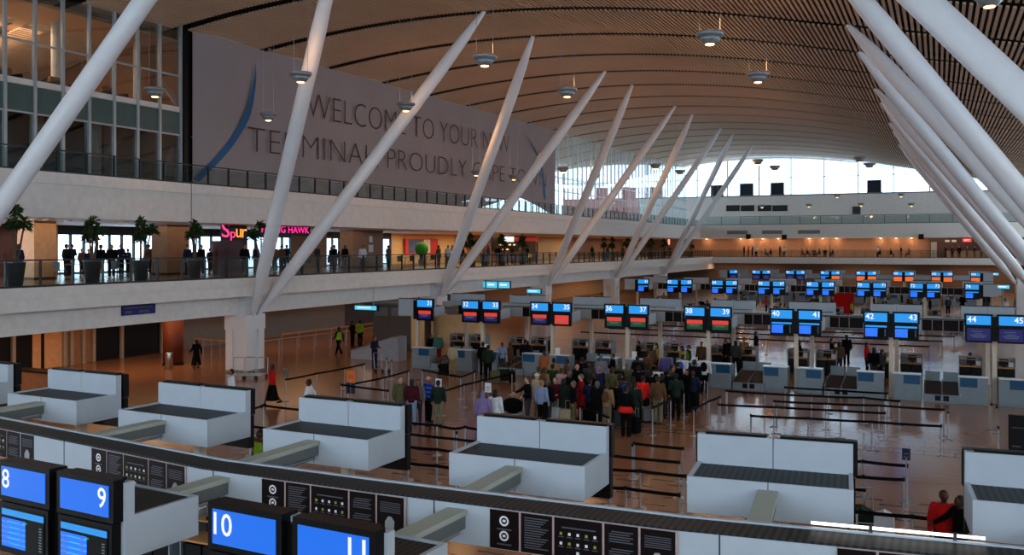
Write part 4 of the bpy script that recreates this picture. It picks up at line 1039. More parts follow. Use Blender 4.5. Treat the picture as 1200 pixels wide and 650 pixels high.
# brown wood pillars of the gallery
for px0, px1, lab in ((40, 66, 'orange-brown block at the left of the gallery'), (196, 222, 'brown pillar left of the first shop window'), (414, 449, 'broad brown pillar with two white notices on the gallery')):
    X = -39.5; ya, yb = WX(px0, X), WX(px1, X); t = thing('gallery_pillar', lab, 'column', (X, ya, 5.0)); MB().box(-1.2, 0, 0, yb - ya, 0, 2.85).build('cladding', ORANGE if px0 == 40 else BRONZE, t)
    MB().box(-1.22, 0.02, -0.02, yb - ya + 0.02, 0, 0.12).build('skirting', DARKW, t)
    if px0 == 414: MB().box(0, 0.02, (yb - ya) * 0.5, (yb - ya) * 0.65, 1.2, 1.75).box(0, 0.02, (yb - ya) * 0.52, (yb - ya) * 0.63, 1.95, 2.4).build('notice', PAPER, t)
# downlights along the galleries
for i, px in enumerate((8, 40, 55, 80, 142, 465, 478, 490, 500)):
    X = -37.0; t = thing('gallery_downlight', 'small warm downlight under the gallery ceiling, %s from the left' % ['first', 'second', 'third', 'fourth', 'fifth', 'sixth', 'seventh', 'eighth', 'ninth'][i], 'ceiling light', (X, WX(px, X), 7.84)); MB().tube((0, 0, -0.03), (0, 0, 0), 0.11, 0.11, 12).build('lens', WARMS, t); MB().lathe([(0.11, -0.04), (0.16, -0.04), (0.16, 0), (0.11, 0)], 14).build('trim_ring', STEEL, t)
FD = [(828, 'leftmost'), (868, 'second'), (879, 'third'), (894, 'fourth'), (912, 'fifth'), (948, 'sixth'), (964, 'seventh'), (980, 'eighth'), (1032, 'ninth'), (1050, 'tenth'), (1068, 'eleventh')]
for px, lab in FD:
    y = 149.2; x = WY(px, y); t = thing('wall_washer', 'small warm downlight washing the far gallery wall, %s from the left' % lab, 'ceiling light', (x, y, 7.9)); MB().tube((0, 0, -0.08), (0, 0, 0), 0.14, 0.14, 12).build('lens', WARMS, t); MB().tube((0, 0, 0), (0, 0, 0.04), 0.18, 0.18, 12).build('trim_ring', STEEL, t)
    point('washer_glow', (x, y + 0.1, 7.6), 45, (1, 0.6, 0.3), 0.1)
# things on the far end wall
for px0, px1, lab in ((851, 867, 'first'), (868, 884, 'second'), (888, 904, 'third'), (905, 923, 'fourth')):
    Y = YFE - 0.02; x0, x1 = WY(px0, Y), WY(px1, Y); z0, z1 = ZY(px0, 247.5, Y), ZY(px0, 240.5, Y)
    t = thing('wall_grille', 'dark ventilation grille high on the far wall, %s from the left' % lab, 'grille', (x0, Y, z0)); MB().box(0, x1 - x0, -0.06, 0, 0, z1 - z0).build('frame', DGREY, t)
    q = MB()
    for k in range(6): q.box(0.08, x1 - x0 - 0.08, -0.09, -0.06, 0.08 + k * 0.13, 0.12 + k * 0.13)
    q.build('louvres', BLACK, t)
for px0, px1, lab in ((852, 876, 'left'), (893, 917, 'middle'), (935, 961, 'right')):
    Y = 145.28; x0, x1 = WY(px0, Y), WY(px1, Y); t = thing('fascia_vent', 'flat grey vent on the far fascia, %s of three' % lab, 'vent', (x0, Y, ZY(900, 274, Y))); MB().box(0, x1 - x0, -0.04, 0, 0, 0.55).build('frame', mat('vent_grey', (140, 128, 118), 0.5), t)
    q = MB(); [q.box(0.05, x1 - x0 - 0.05, -0.06, -0.04, 0.06 + 0.12 * k, 0.1 + 0.12 * k) for k in range(4)]; q.build('slots', GREYW, t)
for px, py, lab in ((877, 277, 'left of three'), (919, 277.5, 'middle of three'), (1079.5, 277, 'right of three')):
    Y = 144.6; t = thing('wall_speaker', 'small black box speaker on the far fascia, ' + lab, 'speaker', (WY(px, Y), Y, ZY(px, py, Y))); MB().box(-0.35, 0.35, -0.2, 0.25, -0.4, 0.35).build('cabinet', BLACK, t); MB().box(-0.08, 0.08, 0.25, 0.7, -0.05, 0.1).build('bracket', DGREY, t)
Y = YFE - 0.001; t = thing('roller_board', 'dark square board on the far wall above the walkway railing', 'board', (WY(999, Y), Y, ZY(1003, 251, Y))); MB().box(0, WY(1008.5, Y) - WY(999, Y), -0.15, 0, 0, 1.2).build('board', DGREY, t); MB().box(0.05, 1.1, -0.17, -0.15, 0.5, 0.55).build('seam', BLACK, t)
for px0, px1, py0, lab in ((833, 848, 217, 'leftmost'), (867, 883, 215, 'second from the left, crossed by wires'), (903, 919, 214, 'third from the left'), (1016, 1033, 211, 'rightmost')):
    Y = YFE + 0.02; x0, x1 = WY(px0, Y), WY(px1, Y); z0, z1 = ZY(px0, 228, Y), ZY(px0, py0, Y)
    t = thing('window_screen', 'dark square screen standing in the far window, ' + lab, 'screen', (x0, Y, 14.9)); MB().box(0, x1 - x0, -0.1, 0.05, 0.02, z1 - 14.9).build('panel', mat('screen_dark_blue', (22, 34, 48), 0.4), t); MB().box(-0.05, x1 - x0 + 0.05, -0.12, 0.07, 0, 0.06).build('sill_foot', DGREY, t)
Y = 149.0; x0, x1 = WY(1090, Y), WY(1156, Y)
t = thing('food_shop', 'dark shop front with small lit red sign at the right of the far gallery', 'shop', (x0, Y, 5.0)); L = x1 - x0
MB().box(0, L, 0, 0.9, 0, 2.9).build('front', mat('shop_dark_brown', (58, 32, 24), 0.5), t); MB().box(L * 0.58, L * 0.74, -0.08, 0, 2.3, 2.8).build('lit_sign_box', mat('lit_red', (230, 50, 40), 0.4, emit=1.2), t)
text_mesh('sign_letters', 'KFC', SCRT, t, (L * 0.61, -0.09, 2.4), (PI / 2, 0, 0), L * 0.1, 0.3)
q = MB(); [q.box(L * (0.27 + 0.12 * k), L * (0.35 + 0.12 * k), -0.06, 0, 2.3, 2.6) for k in range(2)]; q.box(L * 0.8, L * 0.95, -0.06, 0, 2.3, 2.6); q.build('menu_board', mat('menu_pale', (220, 200, 170), 0.4, emit=0.7), t)
MB().box(0.1, 0.9, -0.05, 0, 0, 2.3).build('pale_door', GREYW, t); MB().box(L * 0.3, L, -0.5, -0.05, 0, 1.0).build('counter', BRONZE, t)
# ------------------------------------------------------------------ people
def remesh(mb, voxel, smooth_it=3, name='m'):
    me = mb.mesh(name); o = bpy.data.objects.new(name, me); COL.objects.link(o)
    md = o.modifiers.new('r', 'REMESH'); md.mode = 'VOXEL'; md.voxel_size = voxel; md.use_smooth_shade = True
    if smooth_it:
        s_ = o.modifiers.new('s', 'SMOOTH'); s_.iterations = smooth_it; s_.factor = 0.5
    dg = bpy.context.evaluated_depsgraph_get(); m2 = bpy.data.meshes.new_from_object(o.evaluated_get(dg)); m2.name = name
    bpy.data.objects.remove(o); bpy.data.meshes.remove(me)
    m2.polygons.foreach_set('use_smooth', [True] * len(m2.polygons)); m2.materials.clear(); m2.materials.append(WHITE)
    return m2
def limb(mb, pts, n=12):
    for (a, ra), (b_, rb_) in zip(pts, pts[1:]):
        mb.tube(a, b_, ra, rb_, n)
    for a, ra in pts: mb.ball(a, ra * 1.0, nu=12, nv=8)
def ell(mb, rings, n=18):
    """stack of elliptical rings (cx,cy,z,rx,ry)"""
    vs = []
    for cx, cy, z, rx, ry in rings:
        for i in range(n): t = 2 * PI * i / n; vs.append((cx + rx * math.cos(t), cy + ry * math.sin(t), z))
    fs = []
    for k in range(len(rings) - 1):
        for i in range(n): fs.append((k * n + i, k * n + (i + 1) % n, (k + 1) * n + (i + 1) % n, (k + 1) * n + i))
    fs += [tuple(reversed(range(n))), tuple((len(rings) - 1) * n + i for i in range(n))]
    mb.add(vs, fs)
def pose(kind):
    P = dict(ank=[(-.10, .02, .09), (.10, .0, .09)], knee=[(-.10, -.015, .49), (.10, -.015, .49)], hip=[(-.09, 0, .90), (.09, 0, .90)], lz=0,
             sh=[(-.18, .0, 1.40), (.18, .0, 1.40)], el=[(-.25, .03, 1.13), (.25, .03, 1.13)], wr=[(-.26, -.06, .90), (.26, -.06, .90)], hd=[(0, -.02, -.09), (0, -.02, -.09)], dy=0)
    if kind == 'walk':
        P['ank'] = [(-.09, -.30, .10), (.09, .34, .17)]; P['knee'] = [(-.09, -.18, .50), (.09, .10, .50)]
        P['el'] = [(-.24, .14, 1.15), (.24, -.06, 1.13)]; P['wr'] = [(-.25, .16, .92), (.25, -.26, 1.0)]
    if kind == 'hold':
        P['el'] = [(-.25, .02, 1.15), (.25, .02, 1.15)]; P['wr'] = [(-.15, -.26, 1.10), (.15, -.26, 1.10)]; P['hd'] = [(.03, -.09, .01), (-.03, -.09, .01)]
    if kind == 'reach':
        P['el'] = [(-.22, -.20, 1.22), (.25, .02, 1.15)]; P['wr'] = [(-.22, -.42, 1.12), (.24, -.2, 1.05)]; P['hd'] = [(0, -.09, -.02), (0, -.08, -.04)]
    if kind == 'sit':
        P['lz'] = -.40
        P['hip'] = [(-.09, 0, .50), (.09, 0, .50)]; P['knee'] = [(-.11, -.42, .50), (.11, -.42, .50)]; P['ank'] = [(-.11, -.40, .09), (.11, -.40, .09)]
        P['sh'] = [(-.18, 0, 1.0), (.18, 0, 1.0)]; P['el'] = [(-.25, -.05, .74), (.25, -.05, .74)]; P['wr'] = [(-.16, -.28, .70), (.16, -.28, .70)]; P['hd'] = [(.03, -.09, 0), (-.03, -.09, 0)]
    return P
def head(mb, z):
    c = (0, -.015, 1.60 + z)
    mb.ball(c, .076, .095, .112, 18, 14); mb.ball((0, -.045, 1.545 + z), .05, .055, .05, 12, 8)
    mb.prism([(-.012, 1.57 + z), (.012, 1.57 + z), (.006, 1.62 + z), (-.006, 1.62 + z)], -.125, -.09, 'y')
    for s_ in (-1, 1): mb.ball((s_ * .077, 0, 1.60 + z), .012, .022, .032, 8, 6)
    mb.tube((0, .012, 1.38 + z), (0, .0, 1.55 + z), .058, .05, 14)
PROTO = {}
for kd in ('stand', 'walk', 'hold', 'reach', 'sit'):
    P = pose(kd); z = P['lz']; M_ = {}
    b = MB(); head(b, z)
    ell(b, [(0, 0, .86 + z, .15, .10), (0, 0, .97 + z, .16, .11), (0, 0, 1.08 + z, .135, .095), (0, 0, 1.25 + z, .16, .11), (0, .005, 1.38 + z, .16, .095), (0, .01, 1.45 + z, .08, .06)])
    for i in (0, 1):
        s_ = -1 if i == 0 else 1
        limb(b, [(P['sh'][i], .058), (P['el'][i], .043), (P['wr'][i], .028)])
        limb(b, [(P['hip'][i], .085), (P['knee'][i], .056), (P['ank'][i], .038)])
        a = Vector(P['ank'][i]); limb(b, [((a.x, a.y + .03, a.z - .045), .036), ((a.x, a.y - .15, a.z - .055), .03)])
        w = Vector(P['wr'][i]); d = Vector(P['hd'][i]).normalized(); up = Vector((1, 0, 0)); v = d.cross(up)
        if v.length < .1: v = Vector((0, 1, 0))
        v.normalize(); sd = v if abs(d.z) > .6 else Vector((1, 0, 0))
        p = w + d * .07; b.tube(w, p, .026, .036, 10); b.ball(p, .036, nu=10, nv=8)
        curl = (Vector((-s_, 0, 0)) if abs(d.z) > .6 else Vector((0, 0, -1)))
        for k, L in enumerate((.062, .072, .068, .052)):
            o_ = p + sd * (k - 1.5) * .023; m1 = o_ + d * L * .6 + curl * .012; m2 = m1 + d * L * .35 + curl * .028
            b.tube(o_, m1, .0105, .0100, 8); b.tube(m1, m2, .0100, .008, 8)
        th = w + d * .03 + sd * (-.03 if abs(d.z) > .6 else .03 * -s_); t2 = th + (d * .04 + sd * (-.035 if abs(d.z) > .6 else -.035 * s_)); b.tube(th, t2, .013, .0105, 8)
    M_['body'] = remesh(b, .0105, 2, 'person_body_' + kd)
    b = MB()
    ell(b, [(0, 0, .84 + z, .185, .135), (0, 0, .97 + z, .185, .135), (0, 0, 1.10 + z, .165, .125), (0, 0, 1.27 + z, .19, .14), (0, .005, 1.39 + z, .19, .12), (0, .01, 1.465 + z, .085, .075)])
    for i in (0, 1): limb(b, [(P['sh'][i], .078), (P['el'][i], .064), (tuple(Vector(P['wr'][i]) * .94 + Vector(P['el'][i]) * .06), .046)])
    M_['top'] = remesh(b, .019, 3, 'person_top_' + kd)
    b = MB(); ell(b, [(0, 0, .80 + z, .16, .12), (0, 0, .96 + z, .172, .122), (0, 0, 1.0 + z, .165, .118)])
    for i in (0, 1): limb(b, [(P['hip'][i], .108), (P['knee'][i], .078), (tuple(Vector(P['ank'][i]) + Vector((0, 0, .02))), .066)])
    M_['trousers'] = remesh(b, .019, 3, 'person_trousers_' + kd)
    b = MB()
    for i in (0, 1): a = Vector(P['ank'][i]); limb(b, [((a.x, a.y + .035, a.z - .04), .048), ((a.x, a.y - .16, a.z - .05), .04)])
    M_['shoes'] = remesh(b, .019, 1, 'person_shoes_' + kd)
    for nm in ('short', 'long', 'cap', 'scarf'):
        b = MB()
        if nm == 'short': b.ball((0, .012, 1.63 + z), .086, .098, .098, 14, 10); b.ball((0, .04, 1.59 + z), .08, .075, .09, 12, 8)
        if nm == 'long': b.ball((0, .012, 1.63 + z), .09, .10, .10, 14, 10); b.ball((0, .05, 1.53 + z), .095, .07, .15, 12, 8)
        if nm == 'cap': b.ball((0, .0, 1.655 + z), .09, .105, .075, 14, 10); b.box(-.06, .06, -.19, -.08, 1.645 + z, 1.66 + z)
        if nm == 'scarf': b.ball((0, .012, 1.62 + z), .097, .107, .12, 14, 10); b.ball((0, .03, 1.44 + z), .13, .10, .10, 12, 8); b.ball((0, .05, 1.53 + z), .09, .08, .12, 12, 8)
        M_['hair_' + nm] = remesh(b, .016, 1, 'hair_' + nm + kd)
    for nm, rings in (('skirt', [(0, .0, .22, .30, .27), (0, 0, .55, .25, .21), (0, 0, .95, .17, .125), (0, 0, 1.02, .16, .12)]), ('robe', [(0, 0, .05, .30, .27), (0, 0, .6, .25, .2), (0, 0, 1.0, .2, .15), (0, 0, 1.3, .19, .14)]), ('coat', [(0, 0, .42, .24, .19), (0, 0, .9, .2, .15), (0, 0, 1.2, .18, .14)])):
        b = MB(); ell(b, rings, 22); M_[nm] = remesh(b, .022, 2, nm + kd)
    b = MB()
    for s_ in (-1, 1): b.ball((s_ * .028, -.103, 1.612 + z), .011, .006, .006, 8, 6)
    b.box(-.022, .022, -.112, -.100, 1.548 + z, 1.556 + z); M_['face'] = b.mesh('face_' + kd); M_['face'].materials.append(BLACK)
    b = MB(); b.ball((0, .19, 1.2 + z), .15, .1, .22, 14, 10); M_['backpack'] = remesh(b, .02, 1, 'pack_' + kd)
    b = MB(); ell(b, [(0, 0, .95 + z, .198, .15), (0, 0, 1.10 + z, .185, .142), (0, 0, 1.27 + z, .205, .155), (0, .005, 1.40 + z, .2, .13)]); M_['vest'] = remesh(b, .02, 2, 'vest_' + kd)
    PROTO[kd] = M_
SKINS = {'d': mat('skin_dark', (72, 46, 34), 0.55, var=0.03), 'm': mat('skin_brown', (140, 95, 70), 0.55, var=0.03), 'l': mat('skin_light', (190, 145, 120), 0.55, var=0.03)}
CL = {'black': (11, 11, 13), 'navy': (26, 32, 58), 'dgrey': (52, 54, 56), 'grey': (110, 110, 112), 'white': (205, 210, 218), 'pblue': (128, 144, 178), 'cream': (168, 156, 128), 'tan': (146, 114, 78),
      'olive': (86, 84, 56), 'brown': (92, 66, 46), 'maroon': (72, 22, 34), 'red': (190, 26, 28), 'bred': (225, 40, 36), 'dred': (140, 22, 26), 'magenta': (140, 28, 66), 'purple': (84, 76, 130), 'lav': (128, 114, 158), 'green': (36, 60, 40), 'dgreen': (30, 44, 36),
      'jeans': (70, 92, 130), 'ljeans': (120, 148, 180), 'khaki': (118, 110, 88), 'hivis': (135, 170, 45), 'yellow': (160, 132, 62), 'orange': (160, 92, 56), 'teal': (60, 110, 100), 'pink': (180, 140, 140), 'blue': (40, 70, 170)}
HC = {'k': mat('hair_black', (16, 13, 12), 0.6), 'b': mat('hair_brown', (60, 40, 26), 0.6), 'g': mat('hair_grey', (92, 88, 84), 0.7), 'y': mat('hair_fair', (150, 115, 70), 0.6)}
def cmat(c): return mat('cloth_' + c, CL[c], 0.9, var=0.1, nscale=8, spec=0.1)
BLUESTR = stripes_mat('cloth_blue_stripes', (30, 44, 120), (60, 100, 220), 0.16, 2, 0.5, 0.8)
def person(x, y, label, top='black', bot='black', kind='stand', face=0, skin='m', hair='short', hc='k', H=1.72, z0=0.0, lower='trousers', extra=(), tiny=False, group=None):
    M_ = PROTO[kind]; o = bpy.data.objects.new('person', M_['body']); COL.objects.link(o)
    o.location = (x, y, z0); o.rotation_euler = (0, 0, math.radians(face)); s_ = H / 1.72; o.scale = (s_, s_, s_)
    tag(o, label, 'person', group)
    o.material_slots[0].link = 'OBJECT'; o.material_slots[0].material = SKINS[skin]
    def part(nm, key, m):
        c = bpy.data.objects.new(nm, M_[key]); COL.objects.link(c); c.parent = o
        if m: c.material_slots[0].link = 'OBJECT'; c.material_slots[0].material = m
        return c
    tm = BLUESTR if top == 'stripe' else cmat(top)
    part('top', 'top', tm)
    if lower == 'trousers': part('trousers', 'trousers', cmat(bot))
    else:
        part({'skirt': 'skirt', 'robe': 'robe', 'coat': 'long_coat'}[lower], lower, cmat(bot) if lower == 'skirt' else tm)
        if lower == 'coat': part('trousers', 'trousers', cmat(bot))
    hm = HC[hc] if hair in ('short', 'long') else cmat({'cap': 'pink', 'scarf': 'white'}[hair]) if hc not in CL else cmat(hc)
    part('hair' if hair in ('short', 'long') else ('cap' if hair == 'cap' else 'headscarf'), 'hair_' + hair, hm)
    if not tiny: part('shoes', 'shoes', BLACK); part('face', 'face', None)
    for e, c in extra: part(e, e, cmat(c))
    return o
def PH(px, py, label, H=1.72, **k):
    x, y = W(px, py, H); return person(x, y, label, H=H, **k)
# the four people chatting left of the central unit
PH(469, 441, 'person in an open dark olive jacket and blue jeans, leftmost of a chatting group', top='olive', bot='jeans', face=50, skin='l', hc='b', H=1.78)
PH(483, 444, 'person seen from behind in a maroon jumper and pale jeans', top='maroon', bot='ljeans', face=190, hc='k', hair='long', H=1.7)
PH(489.5, 444, 'person with long dark hair in grey facing the maroon jumper', top='grey', bot='dgrey', face=20, hair='long', H=1.66)
PH(502, 441, 'person in a blue striped jacket and pink cap with black trousers', top='stripe', bot='black', face=160, hair='cap', hc='pink', H=1.72, kind='hold')
PH(513.5, 445, 'person with a dark green backpack beside the white sheet sign', top='dgreen', bot='khaki', face=200, hair='short', H=1.7, extra=(('backpack', 'dgreen'),))
# robed pair and trolley pusher
PH(566, 458, 'person in a long lavender robe with a bag', top='lav', lower='robe', face=200, hair='scarf', hc='lav', H=1.65, skin='m')
PH(580.5, 456, 'person in a long white robe with long black hair seen from behind', top='white', lower='robe', face=185, hair='long', H=1.66)
PH(618.5, 441, 'person in a black shirt reaching down to a black trolley', top='black', bot='dgrey', face=-60, kind='reach', skin='l', hc='b', H=1.78)
# front of the crowd
PH(634.8, 445, 'fair-haired person in a pale blue shirt and black trousers at the front of the crowd', top='pblue', bot='black', face=170, hc='y', skin='l', H=1.72)
PH(629, 437, 'person in a cream jacket with a white hat', top='cream', bot='khaki', face=150, hair='cap', hc='white', skin='l', H=1.74)
PH(650.5, 442, 'person in an open maroon jacket over a white shirt', top='maroon', bot='grey', face=10, kind='hold', skin='l', hc='b', H=1.7, extra=())
PH(660.5, 443, 'person in a long dark green-black coat carrying a pale bag', top='dgreen', bot='black', lower='coat', face=185, hc='k', hair='long', H=1.68)
PH(681, 438, 'balding person in a long dark red coat', top='dred', bot='khaki', lower='coat', face=-70, kind='hold', skin='l', hair='short', hc='g', H=1.76)
PH(702, 429, 'tall person in navy with a lilac scarf', top='navy', bot='navy', lower='coat', face=60, hair='scarf', hc='lav', H=1.82)
PH(711, 448, 'person in a tan jacket with a brown backpack', top='tan', bot='khaki', face=180, hc='b', H=1.66, extra=(('backpack', 'brown'),))
PH(718, 430, 'person in an olive jacket seen from behind', top='olive', bot='olive', face=190, hc='b', H=1.76)
PH(676.5, 426, 'person in black with a white strap at the back of the crowd', top='black', bot='black', face=15, skin='l', H=1.76, extra=())
PH(658, 431, 'person in a greyish pink top in the crowd', top='pink', bot='dgrey', face=170, hc='b', H=1.68)
PH(647.5, 426, 'person in dark green behind the pink top', top='green', bot='black', face=200, H=1.74)
PH(638.5, 430, 'brown-haired person in a tan top in the crowd', top='tan', bot='brown', face=150, hair='long', hc='b', H=1.7)
PH(631.5, 429, 'person in a brown jacket beside the tan top', top='brown', bot='dgrey', face=180, hc='b', H=1.76)
PH(638, 411, 'person in an orange top at the desk under the display thirty-four', top='orange', bot='dgrey', face=180, hc='b', H=1.7)
PH(733.5, 451, 'person in black with a bright red jacket tied at the waist, nearest in the crowd', top='black', bot='black', face=180, H=1.8, extra=())
PH(744, 447, 'person in dark grey-green standing close behind the red tied jacket', top='dgreen', bot='dgreen', face=175, H=1.76)
PH(753.5, 440, 'person in a bright red jacket with a black shoulder bag', top='bred', bot='black', face=175, hc='k', H=1.74)
PH(742, 441, 'person in a magenta top beside the bright red jacket', top='magenta', bot='black', face=170, hair='long', H=1.66)
PH(733, 440, 'person with a blue and white backpack in the middle of the crowd', top='dgrey', bot='black', face=180, H=1.7, extra=(('backpack', 'blue'),))
PH(771, 440, 'person in a brown jacket and khaki trousers at the right side of the crowd', top='brown', bot='khaki', face=190, hc='b', H=1.8)
PH(783, 432, 'person in a black jacket right of the brown jacket', top='black', bot='black', face=170, hair='short', H=1.8)
PH(788, 428, 'person in dark grey turned sideways at the right of the crowd', top='dgrey', bot='black', face=90, H=1.74)
PH(770.5, 428, 'person in a white shirt with a black backpack in the crowd', top='white', bot='dgrey', face=180, H=1.74, extra=(('backpack', 'black'),))
PH(780, 413, 'person in a purple-blue shirt at the back of the crowd', top='purple', bot='navy', face=190, H=1.72, hc='g')
PH(800.5, 415, 'person in a white and blue shirt at the right back of the crowd', top='white', bot='navy', face=160, H=1.74, extra=(('backpack', 'blue'),))
PH(814, 421, 'broad person in a black coat at the right end of the crowd', top='black', bot='black', lower='coat', face=175, H=1.86)
PH(825.5, 415, 'person in a white shirt at the right end of the crowd', top='white', bot='black', face=185, H=1.78, extra=(('backpack', 'black'),))
PH(805, 432, 'person in black pushing luggage at the right of the crowd', top='black', bot='black', face=-40, kind='hold', H=1.72)
r = random.Random(5)
fill = [(690, 424, 'dgrey', 'black'), (697, 436, 'black', 'black'), (724, 427, 'black', 'dgrey'), (727, 437, 'brown', 'black'), (748, 428, 'black', 'navy'), (759, 427, 'dgrey', 'black'), (763, 434, 'black', 'black'), (776, 437, 'black', 'dgrey'),
        (795, 424, 'black', 'black'), (668, 434, 'black', 'black'), (691, 443, 'navy', 'black'), (722, 446, 'black', 'black'), (744, 450, 'black', 'black'), (642, 444, 'black', 'dgrey'), (672, 446, 'black', 'olive'), (704, 416, 'grey', 'black'), (735, 425, 'olive', 'black'),
        (682, 418, 'black', 'black'), (747, 417, 'black', 'black'), (759, 412, 'brown', 'black'), (792, 437, 'dgreen', 'black'), (700, 446, 'black', 'black'), (664, 420, 'brown', 'black'), (649, 419, 'tan', 'dgrey'), (718, 414, 'black', 'black'), (812, 434, 'navy', 'black')]
for i, (px, py, c, b2) in enumerate(fill):
    PH(px, py, 'person in %s packed in the crowd, %s' % ({'dgrey': 'dark grey', 'dgreen': 'dark green'}.get(c, c), ['behind the red coat', 'between the red coat and the navy coat', 'behind the olive jacket', 'in front of the olive jacket', 'behind the magenta top', 'behind the bright red jacket', 'right behind the bright red jacket', 'beside the brown jacket',
        'left of the broad black coat', 'left of the red coat', 'in front of the navy coat', 'right of the tan jacket', 'just behind the red tied jacket', 'right of the pale blue shirt', 'left below the red coat', 'near the desk thirty-four in the middle', 'left of the magenta top at the back',
        'behind the black and white figure', 'at the back under the display thirty-six', 'at the back near the purple-blue shirt', 'at the right front edge', 'left of the tan jacket', 'behind the pink top', 'near the paper sign', 'at the back under the display thirty-five', 'pushing at the right front edge'][i]),
       top=c, bot=b2, face=r.choice((170, 190, 150, 210, 20, -60)), hair=r.choice(('short', 'short', 'long')), hc=r.choice('kkkbg'), skin=r.choice('dmml'), H=r.choice((1.66, 1.72, 1.78)), kind=r.choice(('stand', 'hold')))
# left side
x, y = W(230, 432); person(x, y, 'person in a long black dress walking alone on the orange floor', top='black', bot='black', lower='skirt', kind='walk', face=-100, skin='d', hair='long', H=1.6)
PH(319, 427, 'person in a red top and long black skirt walking near the white column', top='red', bot='black', lower='skirt', kind='walk', face=-20, skin='d', H=1.7)
PH(271, 432, 'person in a pale blue-white shirt half hidden by the pale unit below the column', top='white', bot='navy', face=-30, skin='m', H=1.74)
PH(362, 444, 'person in a white shirt walking left past the barriers', top='white', bot='dgrey', kind='walk', face=-70, skin='d', H=1.72)
PH(304.5, 503, 'worker in a yellow high-visibility vest behind the foreground bulkhead', top='brown', bot='navy', face=-10, skin='d', H=1.74, extra=(('vest', 'hivis'),))
x, y = W(397, 416); person(x, y, 'worker in a yellow vest walking, left of three by the grey wedge', top='dgreen', bot='black', kind='walk', face=-100, skin='d', extra=(('vest', 'hivis'),))
x, y = W(413, 406); person(x, y, 'person in black beside the vested workers', top='black', bot='black', face=160, skin='m')
x, y = W(422, 405); person(x, y, 'worker in a bright green vest seen from behind', top='hivis', bot='black', face=180, skin='d', extra=(('vest', 'hivis'),))
x, y = W(439, 431); person(x, y, 'person in a navy coat pushing a luggage trolley by the grey booth', top='navy', bot='navy', face=80, kind='hold', skin='m', H=1.72)
x, y = W(505, 425); person(x, y, 'person in a black top at the desk under the display thirty-one', top='black', bot='red', face=60, H=1.62, hair='long')
x, y = W(513.5, 426); person(x, y, 'person in a teal shirt at the desk under the display thirty-one', top='teal', bot='dred', face=20, hc='g', H=1.72, skin='l')
x, y = W(530.5, 440); person(x, y, 'person in a beige shirt and tan trousers seen from behind', top='cream', bot='tan', face=180, hc='k', H=1.7)
x, y = W(572, 445); person(x, y, 'person in a dark green jacket with a yellow belt near the desk thirty-two', top='dgreen', bot='black', face=200, H=1.74)
x, y = W(566, 441); person(x, y, 'person in black beside the dark green jacket', top='black', bot='black', face=190, H=1.76)
x, y = W(588.5, 437); person(x, y, 'person in a white shirt bending by the trolleys at desk thirty-three', top='pblue', bot='dgrey', face=30, kind='hold', skin='d', H=1.6)
x, y = W(598, 436); person(x, y, 'person in brown behind the trolleys at desk thirty-three', top='brown', bot='brown', face=150, H=1.55)
x, y = W(615.5, 438); person(x, y, 'tall person in black with a red bag near the desk thirty-three', top='black', bot='black', face=180, H=1.8)
# right gap
x, y = W(1106, 574, 1.72); person(x, y, 'person in a red top standing in the gap beside the right-hand pale unit', top='red', bot='navy', face=5, skin='d', H=1.72, hair='short')
x, y = W(1125, 585, 1.62); person(x, y, 'person in black reaching to the left at the edge of the right-hand pale unit', top='black', bot='black', face=-60, skin='d', kind='reach', H=1.7)
# far side of the middle island and beyond
bg_ = [(763, 404, 'brown', 'queue behind the display thirty-seven'), (769, 402, 'yellow', 'queue behind the display thirty-seven'), (799, 405, 'yellow', 'desk row behind the display thirty-eight'), (807, 404, 'green', 'desk row behind the display thirty-eight'), (822, 400, 'brown', 'desk row behind the display thirty-eight'),
       (850, 397, 'black', 'area below the display thirty-nine'), (857, 396, 'black', 'area below the display thirty-nine'), (862, 399, 'dgrey', 'area below the display thirty-nine'), (872, 395, 'tan', 'area right of the display thirty-nine'), (886, 388, 'black', 'area between the displays thirty-nine and forty'),
       (936, 398, 'black', 'area right of the display forty-one'), (975, 396, 'black', 'area left of the display forty-two'), (983, 400, 'brown', 'area left of the display forty-two'), (992, 392, 'black', 'area left of the display forty-two'), (1016, 401, 'red', 'area under the display forty-two'), (1024, 407, 'black', 'area under the display forty-two'), (1034, 409, 'dgrey', 'area under the display forty-two'),
       (748, 399, 'black', 'desk row behind the display thirty-six'), (645, 393, 'black', 'desk row behind the display thirty-four'), (618, 399, 'dgrey', 'desk row behind the display thirty-three')]
cnt = {}
for i, (px, py, c, where) in enumerate(bg_):
    cnt[(c, where)] = cnt.get((c, where), 0) + 1
    x, y = W(px, py, 1.7); 
    person(x, y, '%sperson in %s standing in the %s' % ('another ' if cnt[(c, where)] > 1 else 'small ', {'dgrey': 'dark grey', 'black': 'black'}.get(c, c), where), top=c, bot='black' if i % 3 else 'dgrey', face=r.choice((0, 180, 90, -60, 200)), skin=r.choice('dml'), H=1.7, hair=r.choice(('short', 'long')), extra=(('vest', 'hivis'),) if c == 'green' else ())
x, y = W(1137, 414, 1.25); person(x, y, 'staff member in black sitting at the desk below the display forty-four', top='black', bot='black', face=170, kind='sit', skin='d', H=1.7)
t = thing('office_chair', 'office chair under the seated staff member by the display forty-four', 'chair', (x, y, 0)); MB().box(-.22, .22, -.2, .22, .40, .45).build('seat', BLACK, t); MB().box(-.2, .2, .0, .0, .45, .46).tube((0, 0, 0.1), (0, 0, .4), .03, .03, 8).build('stem', STEEL, t); MB().box(-.3, .3, -.03, .03, .05, .1).box(-.03, .03, -.3, .3, .05, .1).build('star_base', BLACK, t)
